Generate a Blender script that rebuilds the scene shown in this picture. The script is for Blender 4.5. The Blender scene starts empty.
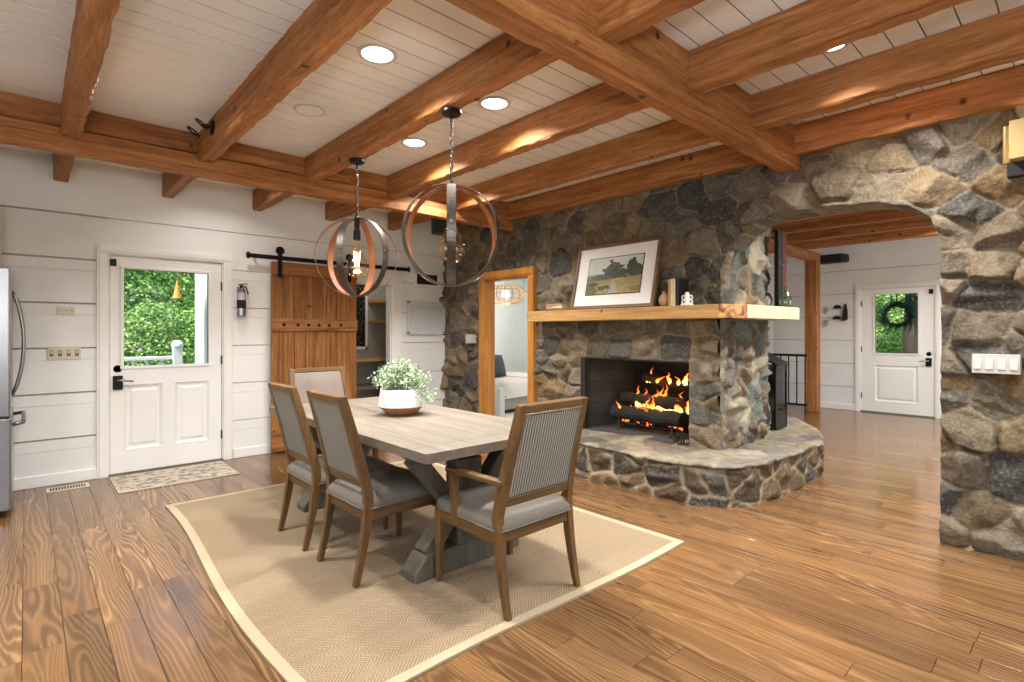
import bpy, bmesh, math, random
import numpy as np
from mathutils import Vector, Matrix, Euler

# ------------------------------------------------------------------ camera, world, sun, exposure
C = bpy.context.scene
COL = C.collection
PI = math.pi
random.seed(7)

cam = bpy.data.cameras.new('camera')
camo = bpy.data.objects.new('camera', cam)
COL.objects.link(camo)
cam.sensor_width = 36.0
cam.lens = 36.0 * 530.0 / 1024.0
cam.shift_y = -9.0 / 1024.0
cam.clip_start = 0.02
YAW = math.atan2(0.676, 0.737)                      # view direction (0.676, 0.737)
camo.location = (0, 0, 1.326)
camo.rotation_euler = (PI / 2, 0, -YAW)
C.camera = camo

C.view_settings.view_transform = 'Standard'
C.view_settings.look = 'None'
C.view_settings.gamma = 1.0
C.view_settings.use_curve_mapping = False
C.view_settings.exposure = -0.12

W = bpy.data.worlds.new('sky')
C.world = W
W.use_nodes = True
wn = W.node_tree
sky = wn.nodes.new('ShaderNodeTexSky')
sky.sky_type = 'NISHITA'
sky.sun_disc = False
sky.sun_elevation = math.radians(48)
sky.sun_rotation = math.radians(215)
wn.links.new(sky.outputs[0], wn.nodes['Background'].inputs[0])
wn.nodes['Background'].inputs[1].default_value = 0.40


def light(name, typ, loc, energy, color=(1, 1, 1), rot=(0, 0, 0), **kw):
    l = bpy.data.lights.new(name, typ)
    l.energy = energy
    l.color = color
    for k, v in kw.items():
        setattr(l, k, v)
    o = bpy.data.objects.new(name, l)
    o.location = loc
    o.rotation_euler = rot
    COL.objects.link(o)
    return o


# sun reaches only the garden: it comes from behind the house
light('sun', 'SUN', (0, 0, 8), 12.0, (1, .95, .86), Vector((0.55, 0.14, -1.0)).to_track_quat('-Z', 'Y').to_euler(), angle=.01)
# added soft fill lamps standing in for unseen kitchen windows behind the camera
light('daylight_fill_front', 'AREA', (1.0, -3.25, 1.65), 30, (.93, .97, 1), (PI / 2, 0, 0), shape='RECTANGLE', size=3.6, size_y=1.5)
light('daylight_fill_left', 'AREA', (-3.0, 1.2, 1.65), 26, (.93, .97, 1), (PI / 2, 0, -PI / 2), shape='RECTANGLE', size=3.0, size_y=1.4)
light('bounce_flash', 'AREA', (-.35, -.7, 1.55), 115, (.90, .955, 1), (PI - .25, 0, -.75), shape='DISK', size=.5)
light('hall_fill', 'AREA', (8.0, -1.8, 1.7), 60, (.98, .99, 1), (PI / 2, 0, 0), shape='RECTANGLE', size=2.6, size_y=1.4)  # added fill for the hall, source out of view
light('bedroom_fill', 'AREA', (8.0, 5.6, 1.6), 60, (.96, .99, 1), (PI / 2, 0, PI / 2), shape='RECTANGLE', size=1.8, size_y=1.4)  # added fill for the bedroom, no window built behind it


# ------------------------------------------------------------------ helpers
def srgb(r, g, b, a=1.0):
    f = lambda c: (c / 255 / 12.92) if c / 255 <= .04045 else ((c / 255 + .055) / 1.055) ** 2.4
    return (f(r), f(g), f(b), a)


class MB:
    """collects shapes for ONE mesh object"""
    def __init__(s):
        s.v = []; s.f = []; s.m = []; s.col = []

    def add(s, vs, fs, mi=0):
        b = len(s.v)
        s.v += [tuple(v) for v in vs]
        for f in fs:
            s.f.append(tuple(b + i for i in f)); s.m.append(mi)

    def box(s, x0, x1, y0, y1, z0, z1, mi=0, M=None):
        vs = [Vector((x, y, z)) for z in (z0, z1) for y in (y0, y1) for x in (x0, x1)]
        if M is not None: vs = [M @ v for v in vs]
        s.add(vs, [(0, 2, 3, 1), (4, 5, 7, 6), (0, 1, 5, 4), (2, 6, 7, 3), (0, 4, 6, 2), (1, 3, 7, 5)], mi)

    def bar(s, a, b, w, h, up=(0, 0, 1), mi=0, w2=None, h2=None):
        """straight bar from a to b, section w (sideways) x h (along up)"""
        a = Vector(a); b = Vector(b); d = (b - a).normalized(); up = Vector(up)
        sd = d.cross(up).normalized(); u = sd.cross(d).normalized()
        w2 = w2 or w; h2 = h2 or h
        vs = []
        for p, ww, hh in ((a, w, h), (b, w2, h2)):
            for i, j in ((-1, -1), (1, -1), (1, 1), (-1, 1)):
                vs.append(p + sd * (i * ww / 2) + u * (j * hh / 2))
        s.add(vs, [(0, 1, 2, 3), (7, 6, 5, 4), (0, 4, 5, 1), (1, 5, 6, 2), (2, 6, 7, 3), (3, 7, 4, 0)], mi)

    def tube(s, pts, r, n=8, mi=0, closed=False, caps=True):
        pts = [Vector(p) for p in pts]
        rs = r if isinstance(r, (list, tuple)) else [r] * len(pts)
        rings = []
        m = len(pts)
        prev = None
        for i, p in enumerate(pts):
            if closed:
                t = (pts[(i + 1) % m] - pts[i - 1]).normalized()
            else:
                t = (pts[min(i + 1, m - 1)] - pts[max(i - 1, 0)]).normalized()
            if prev is None:
                ref = Vector((0, 0, 1)) if abs(t.z) < .9 else Vector((1, 0, 0))
                prev = t.cross(ref).normalized()
            u = (prev - t * prev.dot(t)).normalized(); prev = u
            w = t.cross(u)
            rings.append([p + (u * math.cos(2 * PI * k / n) + w * math.sin(2 * PI * k / n)) * rs[i] for k in range(n)])
        b = len(s.v)
        for R in rings: s.v += [tuple(v) for v in R]
        cnt = m if closed else m - 1
        for i in range(cnt):
            j = (i + 1) % m
            for k in range(n):
                k2 = (k + 1) % n
                s.f.append((b + i * n + k, b + i * n + k2, b + j * n + k2, b + j * n + k)); s.m.append(mi)
        if not closed and caps:
            s.f.append(tuple(b + k for k in reversed(range(n)))); s.m.append(mi)
            s.f.append(tuple(b + (m - 1) * n + k for k in range(n))); s.m.append(mi)

    def lathe(s, prof, c=(0, 0, 0), n=24, mi=0, M=None, cap0=True, cap1=True):
        b = len(s.v)
        for r, z in prof:
            for k in range(n):
                a = 2 * PI * k / n
                p = Vector((r * math.cos(a), r * math.sin(a), z))
                if M is not None: p = M @ p
                s.v.append(tuple(p + Vector(c)))
        for i in range(len(prof) - 1):
            for k in range(n):
                k2 = (k + 1) % n
                s.f.append((b + i * n + k, b + i * n + k2, b + (i + 1) * n + k2, b + (i + 1) * n + k)); s.m.append(mi)
        if cap0: s.f.append(tuple(b + k for k in reversed(range(n)))); s.m.append(mi)
        if cap1: s.f.append(tuple(b + (len(prof) - 1) * n + k for k in range(n))); s.m.append(mi)

    def prism(s, poly, z0, z1, mi=0, M=None):
        n = len(poly)
        vs = [Vector((x, y, z0)) for x, y in poly] + [Vector((x, y, z1)) for x, y in poly]
        if M is not None: vs = [M @ v for v in vs]
        s.add(vs, [tuple(reversed(range(n))), tuple(range(n, 2 * n))] + [(i, (i + 1) % n, n + (i + 1) % n, n + i) for i in range(n)], mi)

    def sheet(s, rows, mi=0):
        """grid of points rows[i][j]"""
        b = len(s.v); n = len(rows[0])
        for r in rows: s.v += [tuple(p) for p in r]
        for i in range(len(rows) - 1):
            for j in range(n - 1):
                s.f.append((b + i * n + j, b + i * n + j + 1, b + (i + 1) * n + j + 1, b + (i + 1) * n + j)); s.m.append(mi)

    def sweep(s, pts, secs, mi=0):
        """rectangular sections (w along x, h along y) at points, mostly vertical runs"""
        b = len(s.v)
        for p, (w, h) in zip(pts, secs):
            for i, j in ((-1, -1), (1, -1), (1, 1), (-1, 1)):
                s.v.append((p[0] + i * w / 2, p[1] + j * h / 2, p[2]))
        for i in range(len(pts) - 1):
            for k in range(4):
                k2 = (k + 1) % 4
                s.f.append((b + i * 4 + k, b + i * 4 + k2, b + i * 4 + 4 + k2, b + i * 4 + 4 + k)); s.m.append(mi)
        s.f.append((b + 3, b + 2, b + 1, b)); s.m.append(mi)
        e = b + (len(pts) - 1) * 4
        s.f.append((e, e + 1, e + 2, e + 3)); s.m.append(mi)

    def build(s, name, mats, parent=None, bevel=0, seg=2, smooth=False, sub=0, fix=True):
        me = bpy.data.meshes.new(name)
        me.from_pydata(s.v, [], s.f)
        if not isinstance(mats, (list, tuple)): mats = [mats]
        for m in mats: me.materials.append(m)
        if len(mats) > 1: me.polygons.foreach_set('material_index', s.m)
        if fix:
            bm = bmesh.new(); bm.from_mesh(me)
            bmesh.ops.recalc_face_normals(bm, faces=bm.faces)
            bm.to_mesh(me); bm.free()
        if smooth:
            me.polygons.foreach_set('use_smooth', [True] * len(me.polygons))
        o = bpy.data.objects.new(name, me)
        COL.objects.link(o)
        if parent is not None: o.parent = parent
        if bevel:
            bv = o.modifiers.new('bevel', 'BEVEL'); bv.width = bevel; bv.segments = seg; bv.limit_method = 'ANGLE'; bv.angle_limit = .6
            if smooth is False:
                pass
        if sub:
            sm = o.modifiers.new('subdivision', 'SUBSURF'); sm.levels = sub; sm.render_levels = sub
        return o


def tag(o, label, cat, group=None):
    o['label'] = label; o['category'] = cat
    if group: o['group'] = group
    return o


def thing(name, label, cat, loc=(0, 0, 0), rz=0, group=None):
    o = bpy.data.objects.new(name, None); COL.objects.link(o)
    o.empty_display_size = .1
    o.location = loc; o.rotation_euler = (0, 0, rz)
    return tag(o, label, cat, group)


def struct(o):
    o['kind'] = 'structure'
    return o


def copy_tree(o, parent=None):
    c = o.copy(); COL.objects.link(c)
    if parent is not None: c.parent = parent
    for ch in [x for x in o.children]:
        copy_tree(ch, c)
    return c


# ---- numpy value noise
def _h(ix, iy, s):
    n = (ix.astype(np.int64) * 374761393 + iy.astype(np.int64) * 668265263 + s * 1442695041) & 0x7fffffff
    n = (n ^ (n >> 13)) * 1274126177 & 0x7fffffff
    return ((n ^ (n >> 16)) & 0xffff) / 65535.0


def vnoise(x, y, s=0):
    x0 = np.floor(x); y0 = np.floor(y); fx = x - x0; fy = y - y0
    fx = fx * fx * (3 - 2 * fx); fy = fy * fy * (3 - 2 * fy)
    a = _h(x0, y0, s); b = _h(x0 + 1, y0, s); c = _h(x0, y0 + 1, s); d = _h(x0 + 1, y0 + 1, s)
    return (a * (1 - fx) + b * fx) * (1 - fy) + (c * (1 - fx) + d * fx) * fy


def fbm(x, y, s=0, o=4):
    t = 0; a = .5; n = 0
    for k in range(o):
        t = t + a * vnoise(x * 2 ** k, y * 2 ** k, s + k * 17); n += a; a *= .5
    return t / n


# ------------------------------------------------------------------ node materials
class NT:
    def __init__(s, name):
        s.mat = bpy.data.materials.new(name); s.mat.use_nodes = True
        s.t = s.mat.node_tree; s.bsdf = s.t.nodes['Principled BSDF']; s.out = s.t.nodes['Material Output']

    def n(s, typ, ins=None, **kw):
        nd = s.t.nodes.new('ShaderNode' + typ)
        for k, v in kw.items(): setattr(nd, k, v)
        for k, v in (ins or {}).items(): s.set(nd.inputs[k], v)
        return nd

    def set(s, sock, v):
        if isinstance(v, bpy.types.NodeSocket): s.t.links.new(v, sock)
        elif isinstance(v, bpy.types.Node): s.t.links.new(v.outputs[0], sock)
        else: sock.default_value = v

    def math(s, op, a, b=0.0, c=0.0):
        nd = s.n('Math', operation=op); s.set(nd.inputs[0], a); s.set(nd.inputs[1], b); s.set(nd.inputs[2], c)
        return nd.outputs[0]

    def mix(s, fac, a, b, mode='MIX'):
        nd = s.n('Mix', data_type='RGBA', blend_type=mode)
        s.set(nd.inputs[0], fac); s.set(nd.inputs[6], a); s.set(nd.inputs[7], b)
        return nd.outputs[2]

    def ramp(s, fac, stops):
        nd = s.n('ValToRGB'); s.set(nd.inputs[0], fac)
        cr = nd.color_ramp
        while len(cr.elements) < len(stops): cr.elements.new(.5)
        for e, (p, c) in zip(cr.elements, stops):
            e.position = p; e.color = c if len(c) == 4 else tuple(c) + (1,)
        return nd.outputs[0]

    def noise(s, vec, scale, detail=4, rough=.55, dist=0):
        nd = s.n('TexNoise'); s.set(nd.inputs['Vector'], vec)
        nd.inputs['Scale'].default_value = scale; nd.inputs['Detail'].default_value = detail
        nd.inputs['Roughness'].default_value = rough; nd.inputs['Distortion'].default_value = dist
        return nd.outputs[0]

    def coords(s, scale=(1, 1, 1), rnd=True, kind='Object'):
        tc = s.n('TexCoord').outputs[kind]
        if rnd:
            oi = s.n('ObjectInfo').outputs['Random']
            cx = s.n('CombineXYZ'); 
            s.set(cx.inputs[0], s.math('MULTIPLY', oi, 37.0)); s.set(cx.inputs[1], s.math('MULTIPLY', oi, 53.0)); s.set(cx.inputs[2], s.math('MULTIPLY', oi, 71.0))
            va = s.n('VectorMath', operation='ADD'); s.set(va.inputs[0], tc); s.set(va.inputs[1], cx.outputs[0]); tc = va.outputs[0]
        mp = s.n('Mapping'); s.set(mp.inputs['Vector'], tc); mp.inputs['Scale'].default_value = scale
        return mp.outputs[0]

    def bump(s, h, strength=.3, dist=.01, normal=None):
        nd = s.n('Bump'); s.set(nd.inputs['Height'], h); nd.inputs['Strength'].default_value = strength; nd.inputs['Distance'].default_value = dist
        if normal is not None: s.set(nd.inputs['Normal'], normal)
        s.set(s.bsdf.inputs['Normal'], nd.outputs[0])
        return nd.outputs[0]

    def fin(s, color=None, rough=None, metal=None, spec=None):
        if color is not None: s.set(s.bsdf.inputs['Base Color'], color)
        if rough is not None: s.set(s.bsdf.inputs['Roughness'], rough)
        if metal is not None: s.set(s.bsdf.inputs['Metallic'], metal)
        if spec is not None: s.bsdf.inputs['Specular IOR Level'].default_value = spec
        return s.mat


def plain(name, col, rough=.5, metal=0, var=.12, scale=9, bump=0, spec=None):
    t = NT(name)
    v = t.coords(rnd=True)
    n = t.noise(v, scale, 4)
    lo = tuple(c * (1 - var) for c in col[:3]) + (1,); hi = tuple(min(1, c * (1 + var)) for c in col[:3]) + (1,)
    c = t.ramp(n, [(.3, lo), (.7, hi)])
    if bump: t.bump(t.noise(v, scale * 8, 3), bump, .004)
    return t.fin(c, rough, metal, spec)


def wood(name, dark, light_, axis, rough=.55, scale=9.0, stretch=.07, knots=.5, bump=.25, spec=.35, mid=None, hewn=0):
    t = NT(name)
    sc = [1, 1, 1]; sc[axis] = stretch
    v = t.coords(tuple(sc))
    warp = t.noise(v, scale * .35, 2)
    n1 = t.noise(v, scale, 5, .6, 1.2)
    n2 = t.noise(v, scale * 6, 3, .6)
    n3 = t.noise(v, scale * 13, 2, .6)
    f = t.math('ADD', t.math('MULTIPLY', n1, .55), t.math('ADD', t.math('MULTIPLY', n2, .28), t.math('MULTIPLY', n3, .17)))
    stops = [(.36, dark), (.64, light_)] if mid is None else [(.35, dark), (.49, mid), (.65, light_)]
    c = t.ramp(f, stops)
    # broad tone change from board to board
    v2 = t.coords((1, 1, 1))
    big = t.noise(v2, 1.1, 2)
    c = t.mix(t.ramp(big, [(.35, (0, 0, 0)), (.65, (.25, .25, .25))]), c, dark)
    if knots:
        sk = [4.0, 4.0, 4.0]; sk[axis] = 5.0
        vk = t.coords(tuple(sk))
        vo = t.n('TexVoronoi'); t.set(vo.inputs['Vector'], vk); vo.inputs['Scale'].default_value = 1.0
        wn_ = t.n('TexWhiteNoise', noise_dimensions='3D'); t.set(wn_.inputs['Vector'], vo.outputs['Position'])
        on = t.math('LESS_THAN', wn_.outputs['Value'], .8 * knots)
        d = t.math('ADD', vo.outputs['Distance'], t.math('MULTIPLY', t.math('SUBTRACT', n2, .5), .08))
        k = t.math('MULTIPLY', on, t.ramp(d, [(.05, (1, 1, 1)), (.12, (0, 0, 0))]))
        c = t.mix(t.math('MULTIPLY', k, .92), c, tuple(x * .16 for x in dark[:3]) + (1,))
    hgt = f
    if hewn:
        sh = [5.0, 5.0, 5.0]; sh[axis] = 15.0
        vh = t.coords(tuple(sh)); nh = t.noise(vh, 1.0, 3, .55)
        sp = t.n('SeparateXYZ'); t.set(sp.inputs[0], t.coords((1, 1, 1)))
        sc_ = t.math('FRACT', t.math('ADD', t.math('MULTIPLY', sp.outputs[axis], 12.0), t.math('MULTIPLY', t.noise(t.coords((1, 1, 1)), 5.0, 2), 5.0)))
        hgt = t.math('ADD', f, t.math('ADD', t.math('MULTIPLY', nh, hewn), t.math('MULTIPLY', sc_, .45)))
    t.bump(hgt, bump, .012)
    return t.fin(c, rough, 0, spec)


M = {}
AX = 'xyz'
for a in range(3):
    M['beam_' + AX[a]] = wood('honey_beam_wood_' + AX[a], srgb(108, 64, 30), srgb(194, 138, 86), a, .62, 17, .05, 1.1, .6, hewn=.9, mid=srgb(156, 100, 52))
    M['chair_' + AX[a]] = wood('chair_oak_' + AX[a], srgb(80, 57, 32), srgb(124, 91, 52), a, .5, 22, .06, 0, .15)
    M['table_' + AX[a]] = wood('greywashed_table_wood_' + AX[a], srgb(98, 89, 77), srgb(132, 121, 107), a, .62, 10, .08, .2, .2)
    M['mantel_' + AX[a]] = wood('pale_mantel_timber_' + AX[a], srgb(146, 106, 60), srgb(206, 168, 112), a, .55, 13, .06, .6, .25, mid=srgb(184, 142, 88))
    M['trim_' + AX[a]] = wood('golden_pine_trim_' + AX[a], srgb(150, 92, 36), srgb(206, 146, 72), a, .45, 12, .05, .15, .12)
    M['barn_' + AX[a]] = wood('reddish_pine_' + AX[a], srgb(88, 54, 27), srgb(184, 128, 72), a, .5, 18, .05, .6, .2, mid=srgb(146, 94, 48))
M['trestle'] = wood('grey_trestle_wood', srgb(78, 72, 62), srgb(120, 112, 98), 2, .65, 12, .1, .1, .2)
M['paint'] = plain('white_wall_paint', srgb(230, 229, 226), .5, 0, .035, 3, .08)
M['ceil'] = plain('white_ceiling_paint', srgb(230, 229, 226), .55, 0, .03, 2.5, .06)
M['gap'] = plain('dark_board_gap', srgb(104, 100, 94), .9, 0, .1)
M['chink'] = plain('grey_chinking', srgb(172, 168, 160), .9, 0, .08, 20)
M['doorpaint'] = plain('door_white_enamel', srgb(233, 231, 227), .35, 0, .02, 2)
M['black'] = plain('black_metal', srgb(26, 25, 25), .4, .6, .2)
M['blackmatte'] = plain('matte_black', srgb(22, 21, 21), .7, 0, .2)
M['bronze'] = plain('dark_bronze_band', srgb(92, 86, 80), .38, .85, .25, 30)
M['rust'] = plain('brown_band_inside', srgb(112, 70, 44), .5, .3, .3, 14)
M['steel'] = plain('brushed_steel', srgb(150, 150, 152), .3, 1.0, .08, 4)
M['seat'] = plain('grey_seat_linen', srgb(116, 109, 100), .85, 0, .1, 60, .25)
M['taupe'] = plain('taupe_back_leather', srgb(124, 112, 104), .6, 0, .08, 12, .05)
M['nail'] = plain('antique_nailhead', srgb(128, 112, 92), .3, .9, .1)
M['almond'] = plain('almond_plastic', srgb(206, 196, 172), .4, 0, .03)
M['whiteplastic'] = plain('white_plastic', srgb(190, 188, 182), .35, 0, .02)
M['brass'] = plain('brushed_brass', srgb(212, 184, 128), .3, .9, .06)
M['cream'] = plain('cream_fabric_shade', srgb(196, 174, 120), .7, 0, .04)
M['mirrorblue'] = plain('pale_aqua_wall', srgb(222, 230, 228), .6, 0, .02)
M['carpet'] = plain('pale_carpet', srgb(200, 194, 184), .95, 0, .1, 80, .3)
M['bedding'] = plain('stone_bedding', srgb(198, 190, 182), .85, 0, .04, 8, .1)
M['bedbase'] = plain('grey_bed_base', srgb(150, 142, 134), .9, 0, .08, 40, .2)
M['pillow'] = plain('charcoal_pillow', srgb(58, 62, 64), .9, 0, .15, 30)
M['bookblack'] = plain('black_cover', srgb(30, 30, 34), .5, 0, .1)
M['paper'] = plain('cream_paper', srgb(226, 206, 168), .8, 0, .06, 40)
M['ceramic'] = plain('white_ceramic', srgb(240, 238, 232), .3, 0, .02)
M['terracotta'] = plain('terracotta_wood_base', srgb(166, 116, 82), .6, 0, .1, 10)
M['leafpale'] = plain('sage_leaf', srgb(150, 172, 138), .6, 0, .35, 14)
M['stem'] = plain('green_stem', srgb(110, 132, 92), .7, 0, .2)
M['blossom'] = plain('white_blossom', srgb(228, 230, 218), .7, 0, .05)
M['rattan'] = plain('rattan', srgb(206, 168, 122), .7, 0, .15, 30)
M['frame'] = wood('walnut_frame', srgb(84, 62, 42), srgb(140, 108, 76), 1, .5, 20, .06, 0, .1)
M['mahog'] = wood('dark_mahogany', srgb(38, 18, 14), srgb(98, 44, 30), 2, .4, 14, .06, 0, .1)
M['matboard'] = plain('white_matboard', srgb(238, 236, 233), .8, 0, .01)
M['soot'] = plain('sooty_firebrick', srgb(34, 32, 31), .9, 0, .25, 5, .2)
M['brick'] = None
M['log'] = plain('charred_log', srgb(30, 24, 20), .9, 0, .5, 8, .6)
M['ash'] = plain('hearth_ash', srgb(66, 63, 60), .95, 0, .2, 20, .4)
M['orange'] = plain('orange_enamel', srgb(240, 150, 50), .5, 0, .04)
M['bark'] = plain('tree_bark', srgb(62, 52, 42), .9, 0, .3, 6, .6)
M['grass'] = plain('lawn_green', srgb(70, 110, 48), .9, 0, .3, 3, .4)
M['siding'] = plain('white_siding', srgb(226, 230, 230), .5, 0, .03)
M['mahogred'] = plain('dark_red_stain', srgb(92, 40, 32), .4, 0, .2)


def leafmat(name, c1, c2, tr=.35):
    t = NT(name)
    n = t.noise(t.coords((1, 1, 1)), 2.2, 5)
    oi = t.n('Attribute', attribute_name='leaf').outputs['Fac']
    f = t.math('ADD', t.math('MULTIPLY', n, .4), t.math('MULTIPLY', oi, .6))
    c = t.ramp(f, [(.2, c1), (.75, c2)])
    t.fin(c, .55)
    tl = t.n('BsdfTranslucent'); t.set(tl.inputs[0], c)
    mx = t.n('MixShader'); mx.inputs[0].default_value = tr
    t.set(mx.inputs[1], t.bsdf.outputs[0]); t.set(mx.inputs[2], tl.outputs[0]); t.set(t.out.inputs[0], mx.outputs[0])
    return t.mat


M['leaf'] = leafmat('tree_leaf', srgb(34, 84, 36), srgb(168, 206, 110))
M['needle'] = leafmat('evergreen_needle', srgb(16, 52, 30), srgb(60, 112, 58), .15)


def glassmat(name, tint=(1, 1, 1, 1), gloss=.006, rough=.02):
    t = NT(name)
    tr = t.n('BsdfTransparent'); tr.inputs[0].default_value = tint
    gl = t.n('BsdfGlossy'); gl.inputs['Roughness'].default_value = rough
    fr = t.n('LayerWeight'); fr.inputs[0].default_value = .25
    mx = t.n('MixShader')
    t.set(mx.inputs[0], t.math('ADD', t.math('MULTIPLY', t.math('POWER', fr.outputs['Facing'], 3.0), .3), gloss))
    t.set(mx.inputs[1], tr.outputs[0]); t.set(mx.inputs[2], gl.outputs[0]); t.set(t.out.inputs[0], mx.outputs[0])
    return t.mat


M['glass'] = glassmat('window_glass')
M['bulb'] = glassmat('amber_bulb_glass', (1, .9, .74, 1), .12)
M['bottle'] = glassmat('green_bottle_glass', (.62, .82, .66, 1), .15)
M['darkglass'] = glassmat('smoked_stove_glass', (.25, .28, .32, 1), .12)
t_ = NT('frosted_acrylic'); t_.bsdf.inputs['Alpha'].default_value = .62; M['acrylic'] = t_.fin(srgb(232, 236, 238), .25)


def emit(name, col, strength):
    t = NT(name)
    e = t.n('Emission'); e.inputs[0].default_value = col; e.inputs[1].default_value = strength
    t.set(t.out.inputs[0], e.outputs[0])
    return t.mat


M['lens'] = emit('lamp_lens', (1, .95, .86, 1), 14)
M['filament'] = emit('hot_filament', (1, .62, .25, 1), 45)
M['globe'] = emit('lit_globe', (1, .9, .72, 1), 5)
M['ember'] = emit('ember_glow', (1, .2, .03, 1), 2.2)


def flame_mat():
    t = NT('flame')
    z = t.n('SeparateXYZ'); t.set(z.inputs[0], t.n('TexCoord').outputs['Generated'])
    n = t.noise(t.coords((1, 1, .5), rnd=False), 14, 3)
    f = t.math('ADD', z.outputs[2], t.math('MULTIPLY', t.math('SUBTRACT', n, .5), .5))
    c = t.ramp(f, [(.05, (1, .62, .2)), (.45, (1, .3, .04)), (.95, (.8, .08, .01))])
    e = t.n('Emission'); t.set(e.inputs[0], c); t.set(e.inputs[1], t.math('MULTIPLY', t.math('SUBTRACT', 1.15, f), 8.0))
    tr = t.n('BsdfTransparent'); mx = t.n('MixShader')
    lw = t.n('LayerWeight'); lw.inputs[0].default_value = .35
    t.set(mx.inputs[0], t.math('MULTIPLY', t.math('SUBTRACT', 1.0, lw.outputs['Facing']), .8))
    t.set(mx.inputs[1], tr.outputs[0]); t.set(mx.inputs[2], e.outputs[0]); t.set(t.out.inputs[0], mx.outputs[0])
    return t.mat


M['flame'] = flame_mat()


def floor_mat():
    """wire-brushed pine planks running along y; 'plank' attribute shifts the figure from plank to plank"""
    t = NT('pine_plank_floor')
    tc = t.n('TexCoord').outputs['Object']
    at = t.n('Attribute', attribute_name='plank').outputs['Fac']
    sep = t.n('SeparateXYZ'); t.set(sep.inputs[0], tc)
    x, y = sep.outputs[0], sep.outputs[1]
    def vec(sx, sy, k):
        c = t.n('CombineXYZ'); t.set(c.inputs[0], t.math('MULTIPLY', x, sx)); t.set(c.inputs[1], t.math('MULTIPLY', y, sy)); t.set(c.inputs[2], t.math('MULTIPLY', at, k))
        return c.outputs[0]
    nz = t.noise(vec(5.5, .62, 61.0), 1.0, 2, .4)
    nf = t.noise(vec(34, 3.0, 23.0), 1.0, 2, .5)
    amp = t.math('ADD', 55.0, t.math('MULTIPLY', t.math('FRACT', t.math('MULTIPLY', at, 17.0)), 95.0))
    ph = t.math('ADD', t.math('MULTIPLY', nz, amp), t.math('ADD', t.math('MULTIPLY', x, 210.0), t.math('MULTIPLY', nf, 4.5)))
    ring = t.math('POWER', t.math('MULTIPLY', t.math('ADD', t.math('SINE', ph), 1.0), .5), 1.9)
    fine = t.noise(vec(260, 5, 11.0), 1.0, 3, .7)
    broad = t.noise(vec(8, .5, 37.0), 1.0, 3, .55)
    k = t.math('ADD', .22, t.math('MULTIPLY', t.math('FRACT', t.math('MULTIPLY', at, 29.0)), .26))
    f = t.math('ADD', t.math('MULTIPLY', ring, k), t.math('ADD', t.math('MULTIPLY', fine, .46), t.math('MULTIPLY', t.math('SUBTRACT', broad, .5), .75)))
    c = t.ramp(f, [(.12, srgb(74, 52, 33)), (.34, srgb(106, 77, 49)), (.56, srgb(130, 96, 62)), (.84, srgb(178, 142, 100))])
    tone = t.ramp(at, [(0, srgb(92, 68, 46)), (.5, srgb(116, 86, 56)), (1, srgb(136, 101, 63))])
    c = t.mix(.34, c, tone)
    # small knots
    kx = t.n('CombineXYZ'); t.set(kx.inputs[0], t.math('ADD', t.math('MULTIPLY', x, 7.3), t.math('MULTIPLY', at, 31.0))); t.set(kx.inputs[1], t.math('MULTIPLY', y, 3.2))
    vo = t.n('TexVoronoi'); t.set(vo.inputs['Vector'], kx.outputs[0]); vo.inputs['Scale'].default_value = 1.0
    w3 = t.n('TexWhiteNoise', noise_dimensions='3D'); t.set(w3.inputs['Vector'], vo.outputs['Position'])
    kn = t.math('MULTIPLY', t.math('LESS_THAN', w3.outputs['Value'], .22), t.ramp(vo.outputs['Distance'], [(.04, (1, 1, 1)), (.13, (0, 0, 0))]))
    c = t.mix(t.math('MULTIPLY', kn, .75), c, srgb(52, 34, 22))
    t.bump(t.math('ADD', t.math('MULTIPLY', ring, .3), fine), .04, .002)
    r = t.math('ADD', .10, t.math('MULTIPLY', fine, .14))
    return t.fin(c, r, 0, .45)


def rug_mat():
    t = NT('jute_herringbone')
    tc = t.n('TexCoord').outputs['Object']
    sep = t.n('SeparateXYZ'); t.set(sep.inputs[0], tc)
    x, y = sep.outputs[0], sep.outputs[1]
    w = .10
    tri = t.math('ABSOLUTE', t.math('SUBTRACT', t.math('FRACT', t.math('DIVIDE', y, w)), .5))
    s = t.math('ADD', x, t.math('MULTIPLY', tri, w * 1.1))
    n0 = t.noise(t.coords((1, 1, 1), rnd=False), 40, 3)
    st = t.math('SINE', t.math('ADD', t.math('MULTIPLY', s, 2 * PI / .018), t.math('MULTIPLY', n0, 2.4)))
    f = t.math('ADD', t.math('MULTIPLY', st, .35), .5)
    c = t.ramp(f, [(.1, srgb(98, 83, 66)), (.55, srgb(138, 120, 99)), (.95, srgb(162, 143, 121))])
    n = t.noise(t.coords((1, 1, 1), rnd=False), 180, 2)
    c = t.mix(.3, c, t.ramp(n, [(.3, srgb(118, 98, 72)), (.7, srgb(196, 174, 142))]))
    t.bump(t.math('ADD', st, n), .5, .003)
    return t.fin(c, .95, 0, .1)


def ticking_mat():
    """pale ticking cloth: fine vertical stripes across local x"""
    t = NT('ticking_stripe_fabric')
    sep = t.n('SeparateXYZ'); t.set(sep.inputs[0], t.n('TexCoord').outputs['Object'])
    s = t.math('SINE', t.math('MULTIPLY', sep.outputs[0], 2 * PI / .0165))
    n = t.noise(t.coords((1, 1, 1), rnd=False), 220, 2)
    f = t.math('ADD', t.math('MULTIPLY', s, .3), t.math('ADD', t.math('MULTIPLY', n, .35), .32))
    c = t.ramp(f, [(.2, srgb(86, 82, 75)), (.5, srgb(126, 122, 115)), (.8, srgb(162, 158, 150))])
    t.bump(t.math('ADD', s, n), .15, .002)
    return t.fin(c, .9, 0, .15)


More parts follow.
